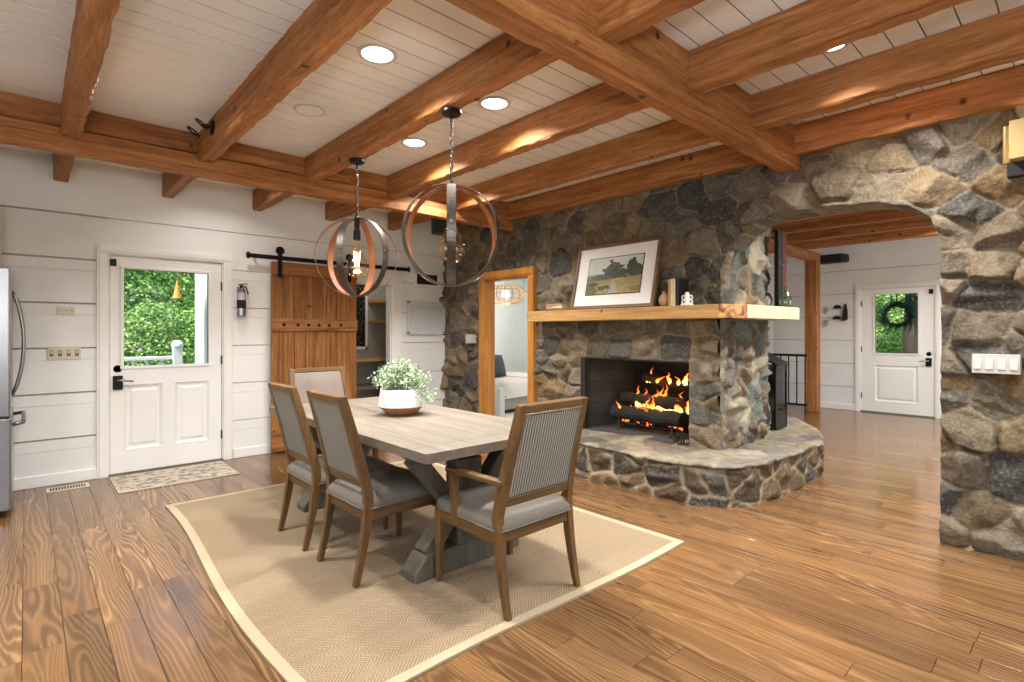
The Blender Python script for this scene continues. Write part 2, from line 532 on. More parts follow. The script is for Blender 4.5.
def stone_mat(name='field_stone', rough=.8):
    t = NT(name)
    a = t.n('Attribute', attribute_name='stone').outputs['Color']
    v = t.coords((1, 1, 1), rnd=False)
    n1 = t.noise(v, 9, 6, .65)
    n2 = t.noise(v, 55, 4, .6)
    n3 = t.noise(v, 150, 3, .7)
    c = t.mix(t.ramp(n1, [(.40, (.0, .0, .0)), (.64, (.5, .5, .5))]), a, t.mix(1.0, a, srgb(176, 160, 130), 'MULTIPLY'))
    c = t.mix(t.ramp(n2, [(.48, (0, 0, 0)), (.75, (.5, .5, .5))]), c, t.mix(.6, c, srgb(182, 174, 156)))
    c = t.mix(t.ramp(n3, [(.55, (0, 0, 0)), (.75, (.3, .3, .3))]), c, t.mix(1.0, c, srgb(120, 112, 100), 'MULTIPLY'))
    t.bump(t.math('ADD', t.math('MULTIPLY', n1, 1.0), t.math('ADD', t.math('MULTIPLY', n2, .8), t.math('MULTIPLY', n3, .25))), .9, .016)
    return t.fin(c, rough, 0, .3)


def brick_mat():
    t = NT('grey_firebrick')
    v = t.coords((1, 1, 1), rnd=False)
    # map so that courses run up z
    sep = t.n('SeparateXYZ'); t.set(sep.inputs[0], v)
    cx = t.n('CombineXYZ'); t.set(cx.inputs[0], t.math('ADD', sep.outputs[0], sep.outputs[1])); t.set(cx.inputs[1], sep.outputs[2])
    b = t.n('TexBrick'); t.set(b.inputs['Vector'], cx.outputs[0])
    b.inputs['Color1'].default_value = srgb(74, 72, 71); b.inputs['Color2'].default_value = srgb(66, 64, 63); b.inputs['Mortar'].default_value = srgb(50, 49, 48)
    b.inputs['Scale'].default_value = 1; b.inputs['Brick Width'].default_value = .23; b.inputs['Row Height'].default_value = .115; b.inputs['Mortar Size'].default_value = .004
    n = t.noise(v, 6, 4)
    c = t.mix(t.math('MULTIPLY', n, .6), b.outputs[0], srgb(40, 38, 37))
    return t.fin(c, .9, 0, .2)


def mat_mat():
    t = NT('woven_doormat')
    v = t.coords((1, 1, 1), rnd=False)
    n = t.noise(v, 28, 3); vo = t.n('TexVoronoi'); t.set(vo.inputs['Vector'], v); vo.inputs['Scale'].default_value = 16
    f = t.math('ADD', t.math('MULTIPLY', vo.outputs['Distance'], .9), t.math('MULTIPLY', n, .5))
    c = t.ramp(f, [(.35, srgb(104, 94, 84)), (.6, srgb(150, 140, 128)), (.85, srgb(186, 176, 162))])
    return t.fin(c, .95, 0, .1)


def marble_mat():
    t = NT('white_marbled_glaze')
    v = t.coords((1, 1, 1), rnd=False)
    n = t.noise(v, 9, 6, .6, 2.5)
    c = t.ramp(n, [(.4, srgb(236, 234, 230)), (.5, srgb(196, 196, 196)), (.56, srgb(238, 236, 233))])
    return t.fin(c, .35)


def speckle_mat():
    t = NT('black_speckled_panel')
    vo = t.n('TexVoronoi'); t.set(vo.inputs['Vector'], t.coords((1, 1, 1), rnd=False)); vo.inputs['Scale'].default_value = 34
    c = t.ramp(vo.outputs['Distance'], [(.16, srgb(190, 190, 186)), (.24, srgb(20, 22, 22))])
    return t.fin(c, .35)


def vcol_mat(name, attr, rough=.8):
    t = NT(name)
    return t.fin(t.n('Attribute', attribute_name=attr).outputs['Color'], rough)


M['floor'] = floor_mat(); M['rug'] = rug_mat(); M['ticking'] = ticking_mat(); M['stone'] = stone_mat(); M['stonehearth'] = stone_mat('hearth_stone', .6)
M['brick'] = brick_mat(); M['doormat'] = mat_mat(); M['marble'] = marble_mat(); M['speckle'] = speckle_mat()
M['art'] = vcol_mat('landscape_print', 'art', .6)
M['rugedge'] = plain('cream_cotton_binding', srgb(168, 153, 126), .9, 0, .05, 60, .2)

# ------------------------------------------------------------------ the setting: floor, ceiling, walls
ZC = 2.85           # ceiling
YW = 6.076          # door wall
XS = 4.31           # stone wall mortar face


def set_color_attr(me, name, cols):
    a = me.attributes.new(name, 'FLOAT_COLOR', 'POINT')
    arr = np.ones((len(cols), 4), dtype=np.float32); arr[:, :3] = cols
    a.data.foreach_set('color', arr.ravel())


def plank_floor():
    mb = MB(); at = []
    w = .137; g = .0011; ch = .0004
    rnd = random.Random(3)
    x = -3.3
    while x < 10.45:
        y = -3.6 - rnd.random() * 1.2
        while y < 6.12:
            L = rnd.uniform(.55, 1.9)
            y1 = min(y + L, 6.12)
            if y1 > -3.6:
                r = rnd.random()
                x0, x1, yy0, yy1 = x + g, x + w - g, max(y, -3.6) + g, y1 - g
                z = 0.0
                b = len(mb.v)
                mb.v += [(x0, yy0, -ch), (x1, yy0, -ch), (x1, yy1, -ch), (x0, yy1, -ch),
                         (x0 + ch, yy0 + ch, z), (x1 - ch, yy0 + ch, z), (x1 - ch, yy1 - ch, z), (x0 + ch, yy1 - ch, z)]
                for f in ((4, 5, 6, 7), (0, 1, 5, 4), (1, 2, 6, 5), (2, 3, 7, 6), (3, 0, 4, 7)):
                    mb.f.append(tuple(b + i for i in f)); mb.m.append(0)
                at += [r] * 8
            y = y1
        x += w
    b = len(mb.v)
    mb.v += [(-3.3, -3.6, -.006), (10.45, -3.6, -.006), (10.45, 6.2, -.006), (-3.3, 6.2, -.006)]
    mb.f.append((b, b + 1, b + 2, b + 3)); mb.m.append(1); at += [0] * 4
    o = mb.build('floor', [M['floor'], M['blackmatte']], fix=False)
    a = o.data.attributes.new('plank', 'FLOAT', 'POINT'); a.data.foreach_set('value', at)
    return struct(o)


plank_floor()


def ceiling():
    mb = MB()
    w = .139; g = .0025
    y = -3.6
    y0 = 1.474 + .07
    k = int((-3.6 - y0) / w) - 1
    while y0 + k * w < 6.2:
        a = y0 + k * w
        lo, hi = max(a + g, -3.6), min(a + w - g, 6.2)
        if hi > lo:
            c = .0016
            vs = [(-3.3, lo, ZC + c), (10.45, lo, ZC + c), (10.45, lo + c, ZC), (-3.3, lo + c, ZC), (-3.3, hi - c, ZC), (10.45, hi - c, ZC), (10.45, hi, ZC + c), (-3.3, hi, ZC + c)]
            mb.add(vs, [(0, 1, 2, 3), (3, 2, 5, 4), (4, 5, 6, 7)])
        k += 1
    mb.box(-3.3, 10.45, -3.6, 6.2, ZC + .012, ZC + .04, 1)
    return struct(mb.build('ceiling', [M['ceil'], M['gap']], fix=False))


ceiling()


def board_wall(name, axis, pos, span, z0, z1, holes, face, spacing=.395, gap=.006, wide=None):
    """painted plank wall with open joints; axis = 'x': runs along x at y=pos; face = +1/-1 outward normal sign"""
    mb = MB()
    edges = sorted(set([span[0], span[1]] + [h for hs in holes for h in hs[:2]]))
    zs = [z0]
    k = math.ceil(z0 / spacing + .01)
    while k * spacing < min(z1, 2.6): zs.append(k * spacing); k += 1
    zs.append(z1)
    thin = [z for z in (k_ * spacing - .1 for k_ in range(1, 6)) if z0 + .12 < z < z1 - .05]
    zs = sorted(zs + thin)
    for i in range(len(edges) - 1):
        a, b = edges[i], edges[i + 1]
        mid = (a + b) / 2
        gp = gap if wide is None else (wide[1] if mid < wide[0] else gap)
        for j in range(len(zs) - 1):
            g0 = .0009 if zs[j] in thin else gp; g1 = .0009 if zs[j + 1] in thin else gp
            lo, hi = zs[j] + (g0 if j else 0), zs[j + 1] - (g1 if j + 1 < len(zs) - 1 else 0)
            segs = [(lo, hi)]
            for (ha, hb, hz0, hz1) in holes:
                if ha <= mid <= hb:
                    ns = []
                    for (p, q) in segs:
                        if hz1 <= p or hz0 >= q: ns.append((p, q)); continue
                        if hz0 > p: ns.append((p, hz0))
                        if hz1 < q: ns.append((hz1, q))
                    segs = ns
            for (p, q) in segs:
                if q - p < .003: continue
                t0, t1 = (pos, pos - face * .05)
                lo_, hi_ = min(t0, t1), max(t0, t1)
                if axis == 'x': mb.box(a, b, lo_, hi_, p, q)
                else: mb.box(lo_, hi_, a, b, p, q)
        # backing behind the joints
        segs = [(z0, z1)]
        for (ha, hb, hz0, hz1) in holes:
            if ha <= mid <= hb:
                ns = []
                for (p, q) in segs:
                    if hz0 > p: ns.append((p, min(hz0, q)))
                    if hz1 < q: ns.append((max(hz1, p), q))
                segs = [s_ for s_ in ns if s_[1] > s_[0]]
        for (p, q) in segs:
            t0, t1 = (pos - face * .018, pos - face * .12)
            lo_, hi_ = min(t0, t1), max(t0, t1)
            if axis == 'x': mb.box(a, b, lo_, hi_, p, q, 1)
            else: mb.box(lo_, hi_, a, b, p, q, 1)
    return struct(mb.build(name, [M['paint'], M['chink']]))


DX0, DX1 = .555, 1.507       # outside door opening
PX0, PX1 = 2.55, 3.46        # pantry opening
board_wall('wall_back', 'x', YW, (-3.3, 4.45), 0, ZC, [(DX0, DX1, -1, 2.045), (PX0, PX1, -1, 1.93)], -1, gap=.004, wide=(.5, .008))
board_wall('wall_hall', 'y', 10.3, (-2.1, 4.1), 0, ZC, [(1.605, 2.595, -1, 2.045)], -1, gap=.005)
board_wall('wall_left', 'y', -3.2, (-3.5, 6.08), 0, ZC, [(-.4, 2.8, .9, 2.3)], 1)
board_wall('wall_front', 'x', -3.45, (-3.3, 4.6), 0, ZC, [(-.9, 2.9, .85, 2.4)], 1)
board_wall('wall_hall_front', 'x', -2.0, (4.6, 10.42), 0, ZC, [(6.6, 9.4, .9, 2.4)], 1)
board_wall('wall_hall_back', 'x', 4.0, (4.62, 10.42), 0, ZC, [], -1)
# painted bedroom shell seen through the stone doorway
mb = MB(); mb.box(4.5, 8.3, 8.6, 8.7, 0, ZC); struct(mb.build('wall_bedroom_back', M['mirrorblue']))
mb = MB(); mb.box(8.2, 8.3, 4.1, 8.7, 0, ZC); struct(mb.build('wall_bedroom_right', M['mirrorblue']))
mb = MB(); mb.box(4.62, 8.3, 4.1, 4.16, 0, ZC); struct(mb.build('wall_bedroom_front', M['mirrorblue']))
mb = MB(); mb.box(4.46, 4.52, 6.0, 8.7, 0, ZC); struct(mb.build('wall_bedroom_left', M['mirrorblue']))
mb = MB(); mb.box(4.5, 8.3, 6.2, 8.7, ZC, ZC + .05); struct(mb.build('ceiling_bedroom', M['ceil']))
mb = MB(); mb.box(4.34, 8.25, 4.14, 8.62, -.02, .012); struct(mb.build('floor_bedroom', M['carpet']))


def baseboard(name, boxes):
    mb = MB()
    for b in boxes: mb.box(*b)
    return struct(mb.build(name, M['doorpaint'], bevel=.006))


baseboard('baseboard_back', [(-3.2, .47, YW - .02, YW, 0, .1), (1.6, 2.0, YW - .02, YW, 0, .1), (3.62, 4.3, YW - .02, YW, 0, .1)])
baseboard('baseboard_hall', [(10.28, 10.3, 2.68, 4.0, 0, .1), (10.28, 10.3, -2, 1.52, 0, .1)])


# ------------------------------------------------------------------ stone work
PAL = [srgb(*c)[:3] for c in ((110, 100, 86), (122, 109, 90), (96, 89, 81), (132, 115, 90), (84, 80, 76), (106, 94, 78), (124, 113, 99), (120, 99, 70), (74, 72, 70), (100, 96, 90), (138, 126, 107), (110, 100, 85))]
COOL_LIT = [srgb(*c)[:3] for c in ((124, 124, 114), (108, 112, 106), (142, 138, 122), (98, 106, 102), (158, 150, 130), (132, 124, 108))]  # cool light on the chimney side, put into its stone colours
MORTAR = srgb(140, 128, 109)[:3]


def stones(U, V, seed, wmin=.16, wmax=.36, hmin=.11, hmax=.24, bulge=.045, pal=PAL, mortar_w=.007, wild=.45, mortar=MORTAR, kround=330.0, rough_a=.02, extra=None):
    """fieldstone relief on the flat (U, V); returns height and colour"""
    rg = np.random.RandomState(seed)
    u0, u1, v0, v1 = U.min() - .4, U.max() + .4, V.min() - .4, V.max() + .4
    S = []
    v = v0
    while v < v1:
        h = rg.uniform(hmin, hmax)
        u = u0 + rg.uniform(0, wmax)
        while u < u1:
            w = rg.uniform(wmin, wmax)
            S.append((u + w / 2 + rg.uniform(-.2, .2) * w, v + h / 2 + rg.uniform(-1, 1) * h * wild))
            u += w
        v += h
    if extra is not None:
        S = [p for p in S if not extra[0](*p)] + extra[1]
    S = np.array(S); asp = 1.25
    wu = (fbm(U * 13, V * 13, seed + 3, 4) - .5) * .036
    wv = (fbm(U * 13, V * 13, seed + 9, 4) - .5) * .036
    P = np.stack([(U + wu), (V + wv) * asp], 1)
    SS = S * np.array([1, asp])
    N = len(P)
    h = np.zeros(N); col = np.zeros((N, 3))
    ns = len(SS)
    H = rg.uniform(.25, 1.0, ns) * bulge
    G = rg.normal(0, .42, (ns, 3, 2))
    pc = np.array(pal)[rg.randint(0, len(pal), ns)] * rg.uniform(.8, 1.2, (ns, 1))
    order = np.argsort(SS[:, 0]); 
    SSo = SS[order]
    for a in range(0, N, 20000):
        p = P[a:a + 20000]
        i0 = np.searchsorted(SSo[:, 0], p[:, 0].min() - 1.0); i1 = np.searchsorted(SSo[:, 0], p[:, 0].max() + 1.0)
        idx = order[i0:i1]
        s = SS[idx]
        d = ((p[:, None, :] - s[None]) ** 2).sum(2)
        k = min(7, d.shape[1])
        near = np.argpartition(d, k - 1, axis=1)[:, :k]
        dn = np.take_along_axis(d, near, 1)
        o = np.argsort(dn, 1); near = np.take_along_axis(near, o, 1); dn = np.take_along_axis(dn, o, 1)
        s0 = s[near[:, 0]]
        e = np.full(len(p), 9.)
        for j in range(1, k):
            sj = s[near[:, j]]
            L = np.sqrt(((sj - s0) ** 2).sum(1)) + 1e-9
            ee = (dn[:, j] - dn[:, 0]) / (2 * L)
            kk = kround
            e = -np.log(np.exp(-kk * np.minimum(e, 2)) + np.exp(-kk * ee)) / kk
        g = idx[near[:, 0]]
        q = (p - s0)
        pl = np.min(np.stack([(G[g, t] * q).sum(1) for t in range(3)], 1), 1) + .016
        face = np.clip(H[g] + pl, .25 * H[g], 1.5 * H[g])
        m = np.clip((e - mortar_w * .5) / (mortar_w * 1.2), 0, 1); m = m * m * (3 - 2 * m)
        r = np.clip((e - mortar_w) / .016, 0, 1); r = np.sqrt(r)
        h[a:a + 20000] = m * (.3 * face + .7 * face * r)
        col[a:a + 20000] = pc[g] * m[:, None] + np.array(mortar) * (1 - m[:, None])
    rough = (fbm(U * 22, V * 22, seed + 31, 4) - .5)
    rd = 1 - np.abs(2 * fbm(U * 15, V * 15, seed + 71, 4) - 1)
    h = h + (rough * .7 + (rd - .75) * .8) * rough_a
    col = col * (1 + (fbm(U * 14, V * 14, seed + 5, 4) - .5)[:, None] * .7)
    return h, np.clip(col, 0, 1)


def seg_sdf(P, poly):
    """signed distance to a closed polygon (negative inside) and the nearest boundary point"""
    poly = np.array(poly, float); n = len(poly)
    best = np.full(len(P), 1e9); near = np.zeros_like(P); inside = np.zeros(len(P), bool)
    for i in range(n):
        a = poly[i]; b = poly[(i + 1) % n]; ab = b - a
        t = np.clip(((P - a) @ ab) / (ab @ ab), 0, 1)
        q = a + t[:, None] * ab
        d = np.sqrt(((P - q) ** 2).sum(1))
        m = d < best
        best[m] = d[m]; near[m] = q[m]
        c = ((a[1] > P[:, 1]) != (b[1] > P[:, 1]))
        with np.errstate(divide='ignore', invalid='ignore'):
            xi = (b[0] - a[0]) * (P[:, 1] - a[1]) / (b[1] - a[1]) + a[0]
        inside ^= (c & (P[:, 0] < xi))
    return np.where(inside, -best, best), near


def grid_faces(nu, nv, keep=None):
    i = np.arange(nu * nv).reshape(nv, nu)
    q = np.stack([i[:-1, :-1], i[:-1, 1:], i[1:, 1:], i[1:, :-1]], -1).reshape(-1, 4)
    return q


def mesh_np(name, verts, quads, cols, mat, parent=None, attr='stone', extrude=None, smooth=True):
    used = np.unique(quads)
    remap = -np.ones(len(verts), int); remap[used] = np.arange(len(used))
    verts = verts[used]; cols = cols[used]; quads = remap[quads]
    if extrude is not None:
        # edges that belong to one face and lie on an opening: run them back into the wall
        e = np.concatenate([quads[:, [0, 1]], quads[:, [1, 2]], quads[:, [2, 3]], quads[:, [3, 0]]])
        es = np.sort(e, 1)
        key = es[:, 0].astype(np.int64) * len(verts) + es[:, 1]
        uq, first, cnt = np.unique(key, return_index=True, return_counts=True)
        be = e[first[cnt == 1]]
        mask = extrude['test'](verts[be[:, 0]]) & extrude['test'](verts[be[:, 1]])
        be = be[mask]
        vid = np.unique(be)
        steps = extrude['steps']; base = len(verts)
        newv = []; newc = []
        for s in steps:
            nv_ = verts[vid].copy(); nv_[:, 0] = XS + s
            jit = (fbm(verts[vid][:, 1] * 6 + s * 9, verts[vid][:, 2] * 6 + s * 5, 77, 3) - .5) * .03
            nv_[:, 1] += jit; nv_[:, 2] += jit * .5
            newv.append(nv_); newc.append(cols[vid] * (.9 + .2 * vnoise(verts[vid][:, 1] * 9, verts[vid][:, 2] * 9 + s * 30, 5))[:, None])
        inv = -np.ones(len(verts), int); inv[vid] = np.arange(len(vid))
        qs = [quads]
        m = len(vid)
        prev = be
        for k in range(len(steps)):
            cur = inv[be] + base + k * m
            qs.append(np.stack([prev[:, 1], prev[:, 0], cur[:, 0], cur[:, 1]], 1))
            prev = cur
        verts = np.concatenate([verts] + newv); cols = np.concatenate([cols] + newc); quads = np.concatenate(qs)
    me = bpy.data.meshes.new(name)
    me.vertices.add(len(verts)); me.vertices.foreach_set('co', verts.astype(np.float32).ravel())
    me.loops.add(len(quads) * 4); me.loops.foreach_set('vertex_index', quads.astype(np.int32).ravel())
    me.polygons.add(len(quads)); me.polygons.foreach_set('loop_start', np.arange(0, len(quads) * 4, 4, dtype=np.int32))
    me.polygons.foreach_set('use_smooth', np.full(len(quads), smooth))
    me.update(calc_edges=True); me.validate()
    set_color_attr(me, attr, cols)
    me.materials.append(mat)
    o = bpy.data.objects.new(name, me); COL.objects.link(o)
    if parent is not None: o.parent = parent
    return o


ARCH = [(.637, -.3), (.637, 1.80), (.65, 1.95), (.698, 2.07), (.803, 2.155), (.95, 2.205), (1.148, 2.228), (1.4, 2.243), (1.658, 2.243), (1.796, 2.196), (1.925, 2.126), (2.016, 2.03), (2.07, 1.912), (2.09, 1.763), (2.09, -.3)]
DOORWAY = [(4.345, -.3), (5.135, -.3), (5.135, 1.975), (4.345, 1.975)]
FIREBOX = [(2.375, .30), (3.59, .30), (3.59, 1.066), (2.375, 1.066)]


LINTEL = (lambda u, v: 2.15 < u < 3.75 and .3 < v < 1.48,
          [(2.20, 1.17), (2.52, 1.19), (2.83, 1.17), (3.12, 1.19), (3.40, 1.17), (3.68, 1.20)] + [(u_, .95) for u_ in (2.52, 2.83, 3.12, 3.40)]
          + [(2.22, 1.42), (2.5, 1.40), (2.70, 1.44), (2.98, 1.40), (3.22, 1.43), (3.52, 1.41)]
          + [(2.21, .42), (2.24, .62), (2.18, .80), (2.23, .98), (3.70, .45), (3.72, .66), (3.69, .88), (3.70, 1.03)])


def stone_wall():
    d = .0108
    us = np.arange(-.6, 6.10, d); vs = np.arange(-.01, 2.86, d)
    U, V = np.meshgrid(us, vs); U = U.ravel(); V = V.ravel()
    P = np.stack([U, V], 1)
    sd = np.full(len(P), 9.); near = P.copy()
    for poly in (ARCH, DOORWAY, FIREBOX):
        s, nr = seg_sdf(P, poly)
        m = np.abs(s) < np.abs(sd); m |= (s < 0)
        sd = np.where(m, s, sd); near[m] = nr[m]
    q = grid_faces(len(us), len(vs))
    keep = (sd[q] > 0).any(1)
    q = q[keep]
    out = sd <= 0
    P2 = P.copy(); P2[out] = near[out]
    h, col = stones(P2[:, 0], P2[:, 1], 11, .13, .38, .10, .25, .07, extra=LINTEL)
    # quoins by the openings stay proud; relief eases right at the fire opening
    fb, _ = seg_sdf(P2, FIREBOX)
    h = np.where(np.abs(fb) < .02, h * .5 + .02, h)
    # the pier right of the arch is a little thicker at its foot
    x = XS - h - np.where(P2[:, 0] < .75, .012 + .03 * np.clip(1 - P2[:, 1] / 1.2, 0, 1), 0)
    verts = np.stack([x, P2[:, 0], P2[:, 1]], 1)
    def test(v):
        p = v[:, 1:3]
        ok = np.zeros(len(p), bool)
        for poly in (ARCH,):
            s, _ = seg_sdf(p, poly); ok |= np.abs(s) < .003
        return ok & (p[:, 1] > -.02) & ~((p[:, 0] > 1.98) & (p[:, 1] < 2.02))
    return struct(mesh_np('wall_right', verts, q, col, M['stone'], extrude=dict(test=test, steps=(.06, .13, .2, .28))))


stone_wall()


def resample(pts, d):
    pts = np.array(pts, float); seg = np.sqrt((np.diff(pts, axis=0) ** 2).sum(1)); L = np.concatenate([[0], np.cumsum(seg)])
    n = int(L[-1] / d) + 1
    s = np.linspace(0, L[-1], n)
    return np.stack([np.interp(s, L, pts[:, 0]), np.interp(s, L, pts[:, 1])], 1), s


def smooth_path(ctrl, it=3):
    p = np.array(ctrl, float)
    for _ in range(it):
        q = [p[0]]
        for a, b in zip(p[:-1], p[1:]):
            q += [a * .75 + b * .25, a * .25 + b * .75]
        q.append(p[-1]); p = np.array(q)
    return p


fireplace = thing('fireplace', 'fieldstone fireplace with burning fire and raised curved stone hearth', 'fireplace', (0, 0, 0))


def chimney_side():
    path, s = resample(smooth_path([(4.30, 2.10), (4.335, 2.085), (4.9, 2.088), (5.34, 2.12), (5.42, 2.18), (5.44, 2.32), (5.44, 3.9)], 2), .0135)
    t = np.gradient(path, axis=0); t /= np.linalg.norm(t, axis=1)[:, None]
    nrm = np.stack([t[:, 1], -t[:, 0]], 1)
    vs = np.arange(.2, 2.86, .0135)
    S, V = np.meshgrid(s, vs); I, _ = np.meshgrid(np.arange(len(s)), vs)
    S = S.ravel(); V = V.ravel(); I = I.ravel()
    h, col = stones(S + .07, V, 29, .08, .19, .20, .40, .055, pal=PAL[:4] + COOL_LIT + PAL[6:7], wild=.6)
    fade = np.clip((S - .01) / .03, 0, 1)
    h = h * fade
    verts = np.stack([path[I, 0] + nrm[I, 0] * h, path[I, 1] + nrm[I, 1] * h, V], 1)
    q = grid_faces(len(s), len(vs))
    return mesh_np('chimney_breast', verts, q, col, M['stone'], fireplace)


chimney_side()


def hearth():
    outer_c = smooth_path([(4.28, 3.86), (3.86, 3.86), (3.73, 3.74), (3.73, 3.0), (3.71, 2.3), (3.74, 2.03), (3.86, 1.83), (4.10, 1.70), (4.6, 1.655), (5.1, 1.63), (5.5, 1.66), (5.9, 1.82), (6.25, 2.02), (6.7, 2.34), (6.75, 2.6), (6.6, 2.9), (5.5, 2.95)], 3)
    path, s = resample(outer_c, .0135)
    t = np.gradient(path, axis=0); t /= np.linalg.norm(t, axis=1)[:, None]
    nrm = np.stack([t[:, 1], -t[:, 0]], 1)
    # outward must point away from the chimney
    if (nrm[len(nrm) // 3] @ np.array([-1, -1])) < 0: nrm = -nrm
    inner_c = [(4.5, 3.8), (4.45, 3.7), (4.45, 3.0), (4.45, 2.4), (4.44, 2.3), (4.5, 2.25), (4.9, 2.2), (5.3, 2.2), (5.45, 2.25), (5.45, 2.4), (5.45, 2.9)]
    ip, isr = resample(inner_c, .01)
    f = np.linspace(0, 1, len(path))
    inner = np.stack([np.interp(f, np.linspace(0, 1, len(ip)), ip[:, 0]), np.interp(f, np.linspace(0, 1, len(ip)), ip[:, 1])], 1)
    ZH = .325
    zs = np.arange(-.005, ZH - .02, .0135)
    rows = []; cols = []
    # front face
    S, V = np.meshgrid(s, zs); I, _ = np.meshgrid(np.arange(len(s)), zs)
    h, col = stones(S.ravel(), V.ravel() + .06, 41, .20, .42, .12, .22, .03, mortar_w=.012, kround=190., mortar=srgb(164, 150, 126)[:3], pal=PAL[4:5] + [srgb(*c_)[:3] for c_ in ((104, 82, 54), (78, 62, 45), (66, 58, 50), (120, 96, 62), (86, 70, 52), (60, 54, 48), (110, 90, 62))] * 2, wild=.6)
    I = I.ravel()
    vf = np.stack([path[I, 0] + nrm[I, 0] * (h - .03), path[I, 1] + nrm[I, 1] * (h - .03), V.ravel()], 1)
    # top: rounded lip then inwards
    tt = np.concatenate([[-.0, .01, .025], np.linspace(.05, 1, 46)])
    T, _ = np.meshgrid(tt, s, indexing='ij'); J = np.tile(np.arange(len(s)), len(tt))
    T = T.ravel()
    x = path[J, 0] * (1 - T) + inner[J, 0] * T; y = path[J, 1] * (1 - T) + inner[J, 1] * T
    h2, col2 = stones(x, y, 57, .22, .45, .2, .36, .02, mortar_w=.008, kround=160., rough_a=.008, mortar=srgb(146, 137, 121)[:3], pal=[srgb(*c)[:3] for c in ((132, 125, 112), (114, 108, 99), (142, 131, 112), (100, 95, 88), (124, 113, 95))], wild=.5)
    drop = np.interp(T, [0, .01, .025, .05], [.02, .006, .001, 0])
    z = ZH - drop + h2 * .7 - .006
    vt = np.stack([x, y, z], 1)
    verts = np.concatenate([vf, vt]); colr = np.concatenate([col, col2])
    q = grid_faces(len(s), len(zs) + len(tt))
    return mesh_np('hearth', verts, q, colr, M['stonehearth'], fireplace)


hearth()

# firebox with grey firebrick sides
mb = MB()
fx0, fx1, fy0, fy1, fz0, fz1 = 4.305, 4.95, 2.39, 3.575, .325, 1.066
mb.add([(fx0, fy1, fz0), (fx1, fy1 - .16, fz0), (fx1, fy1 - .16, fz1 + .1), (fx0, fy1, fz1)], [(0, 1, 2, 3)], 0)
mb.add([(fx0, fy0, fz0), (fx1, fy0 + .16, fz0), (fx1, fy0 + .16, fz1 + .1), (fx0, fy0, fz1)], [(0, 1, 2, 3)], 0)
mb.add([(fx1, fy0 + .16, fz0), (fx1, fy1 - .16, fz0), (fx1, fy1 - .16, fz1 + .1), (fx1, fy0 + .16, fz1 + .1)], [(0, 1, 2, 3)], 1)
mb.add([(fx0, fy0, fz1), (fx0, fy1, fz1), (fx1, fy1 - .16, fz1 + .1), (fx1, fy0 + .16, fz1 + .1)], [(0, 1, 2, 3)], 1)
mb.add([(fx0 - .03, fy0, fz0 + .004), (fx0 - .03, fy1, fz0 + .004), (fx1, fy1 - .16, fz0 + .004), (fx1, fy0 + .16, fz0 + .004)], [(0, 1, 2, 3)], 2)
mb.build('firebox', [M['brick'], M['soot'], M['ash']], fireplace)
mb = MB()
mb.box(4.255, 4.30, 3.525, 3.585, .33, 1.062)          # folded black screen channel on the left
mb.box(4.275, 4.29, 2.38, 3.585, 1.05, 1.064)
mb.build('screen_track', M['blackmatte'], fireplace, bevel=.004)
mb = MB()
for k in range(9):                                      # gathered mesh curtain
    yy = 2.392 + k * .011
    mb.tube([(4.262 + .012 * (k % 2), yy, .44), (4.25 + .012 * (k % 2), yy + .004, .40), (4.235 + .014 * (k % 2), yy + .012, .345)], .006, 5)
mb.build('mesh_curtain', M['black'], fireplace, smooth=True)

# grate, logs, fire
gr = thing('fire_grate', 'black iron grate holding the burning logs', 'grate', (4.62, 2.95, .33))
mb = MB()
for y in (-.3, -.1, .1, .3):
    mb.tube([(-.16, y, .16), (-.15, y, .075), (.16, y, .075), (.17, y, .16)], .011, 6)
mb.bar((-.1, -.36, .07), (-.1, .36, .07), .02, .02); mb.bar((.1, -.36, .07), (.1, .36, .07), .02, .02)
mb.build('grate_bars', M['blackmatte'], gr, smooth=False)
for y in (-.3, .3):
    mb = MB(); mb.tube([(-.17, y, .0), (-.16, y, .07), (.14, y, .07), (.15, y, 0)], .012, 6); mb.build('leg', M['blackmatte'], gr)


def log(a, b, r, label, glow=False):
    a = Vector(a); b = Vector(b); mid = (a + b) / 2
    mb = MB(); pts = []; rs = []
    rnd = random.Random(int(r * 1e5) + int(a.y * 100))
    for i in range(9):
        f = i / 8
        p = a.lerp(b, f) - mid + Vector((rnd.uniform(-1, 1), 0, rnd.uniform(-1, 1))) * r * .12
        pts.append(p); rs.append(r * rnd.uniform(.88, 1.08))
    mb.tube(pts, rs, 12)
    o = mb.build('firewood_log', M['log'], smooth=False); o.location = mid
    return tag(o, label, 'log', 'logs in the fireplace')


log((4.50, 2.56, .505), (4.56, 3.38, .50), .075, 'charred firewood log at the front of the grate')
log((4.74, 2.62, .50), (4.78, 3.30, .505), .07, 'charred firewood log at the back of the grate')
log((4.62, 2.60, .635), (4.66, 3.34, .63), .062, 'middle charred log lying across the two lower logs in the fire')
log((4.78, 2.58, .78), (4.74, 3.14, .86), .055, 'topmost charred log tilted above the flames')


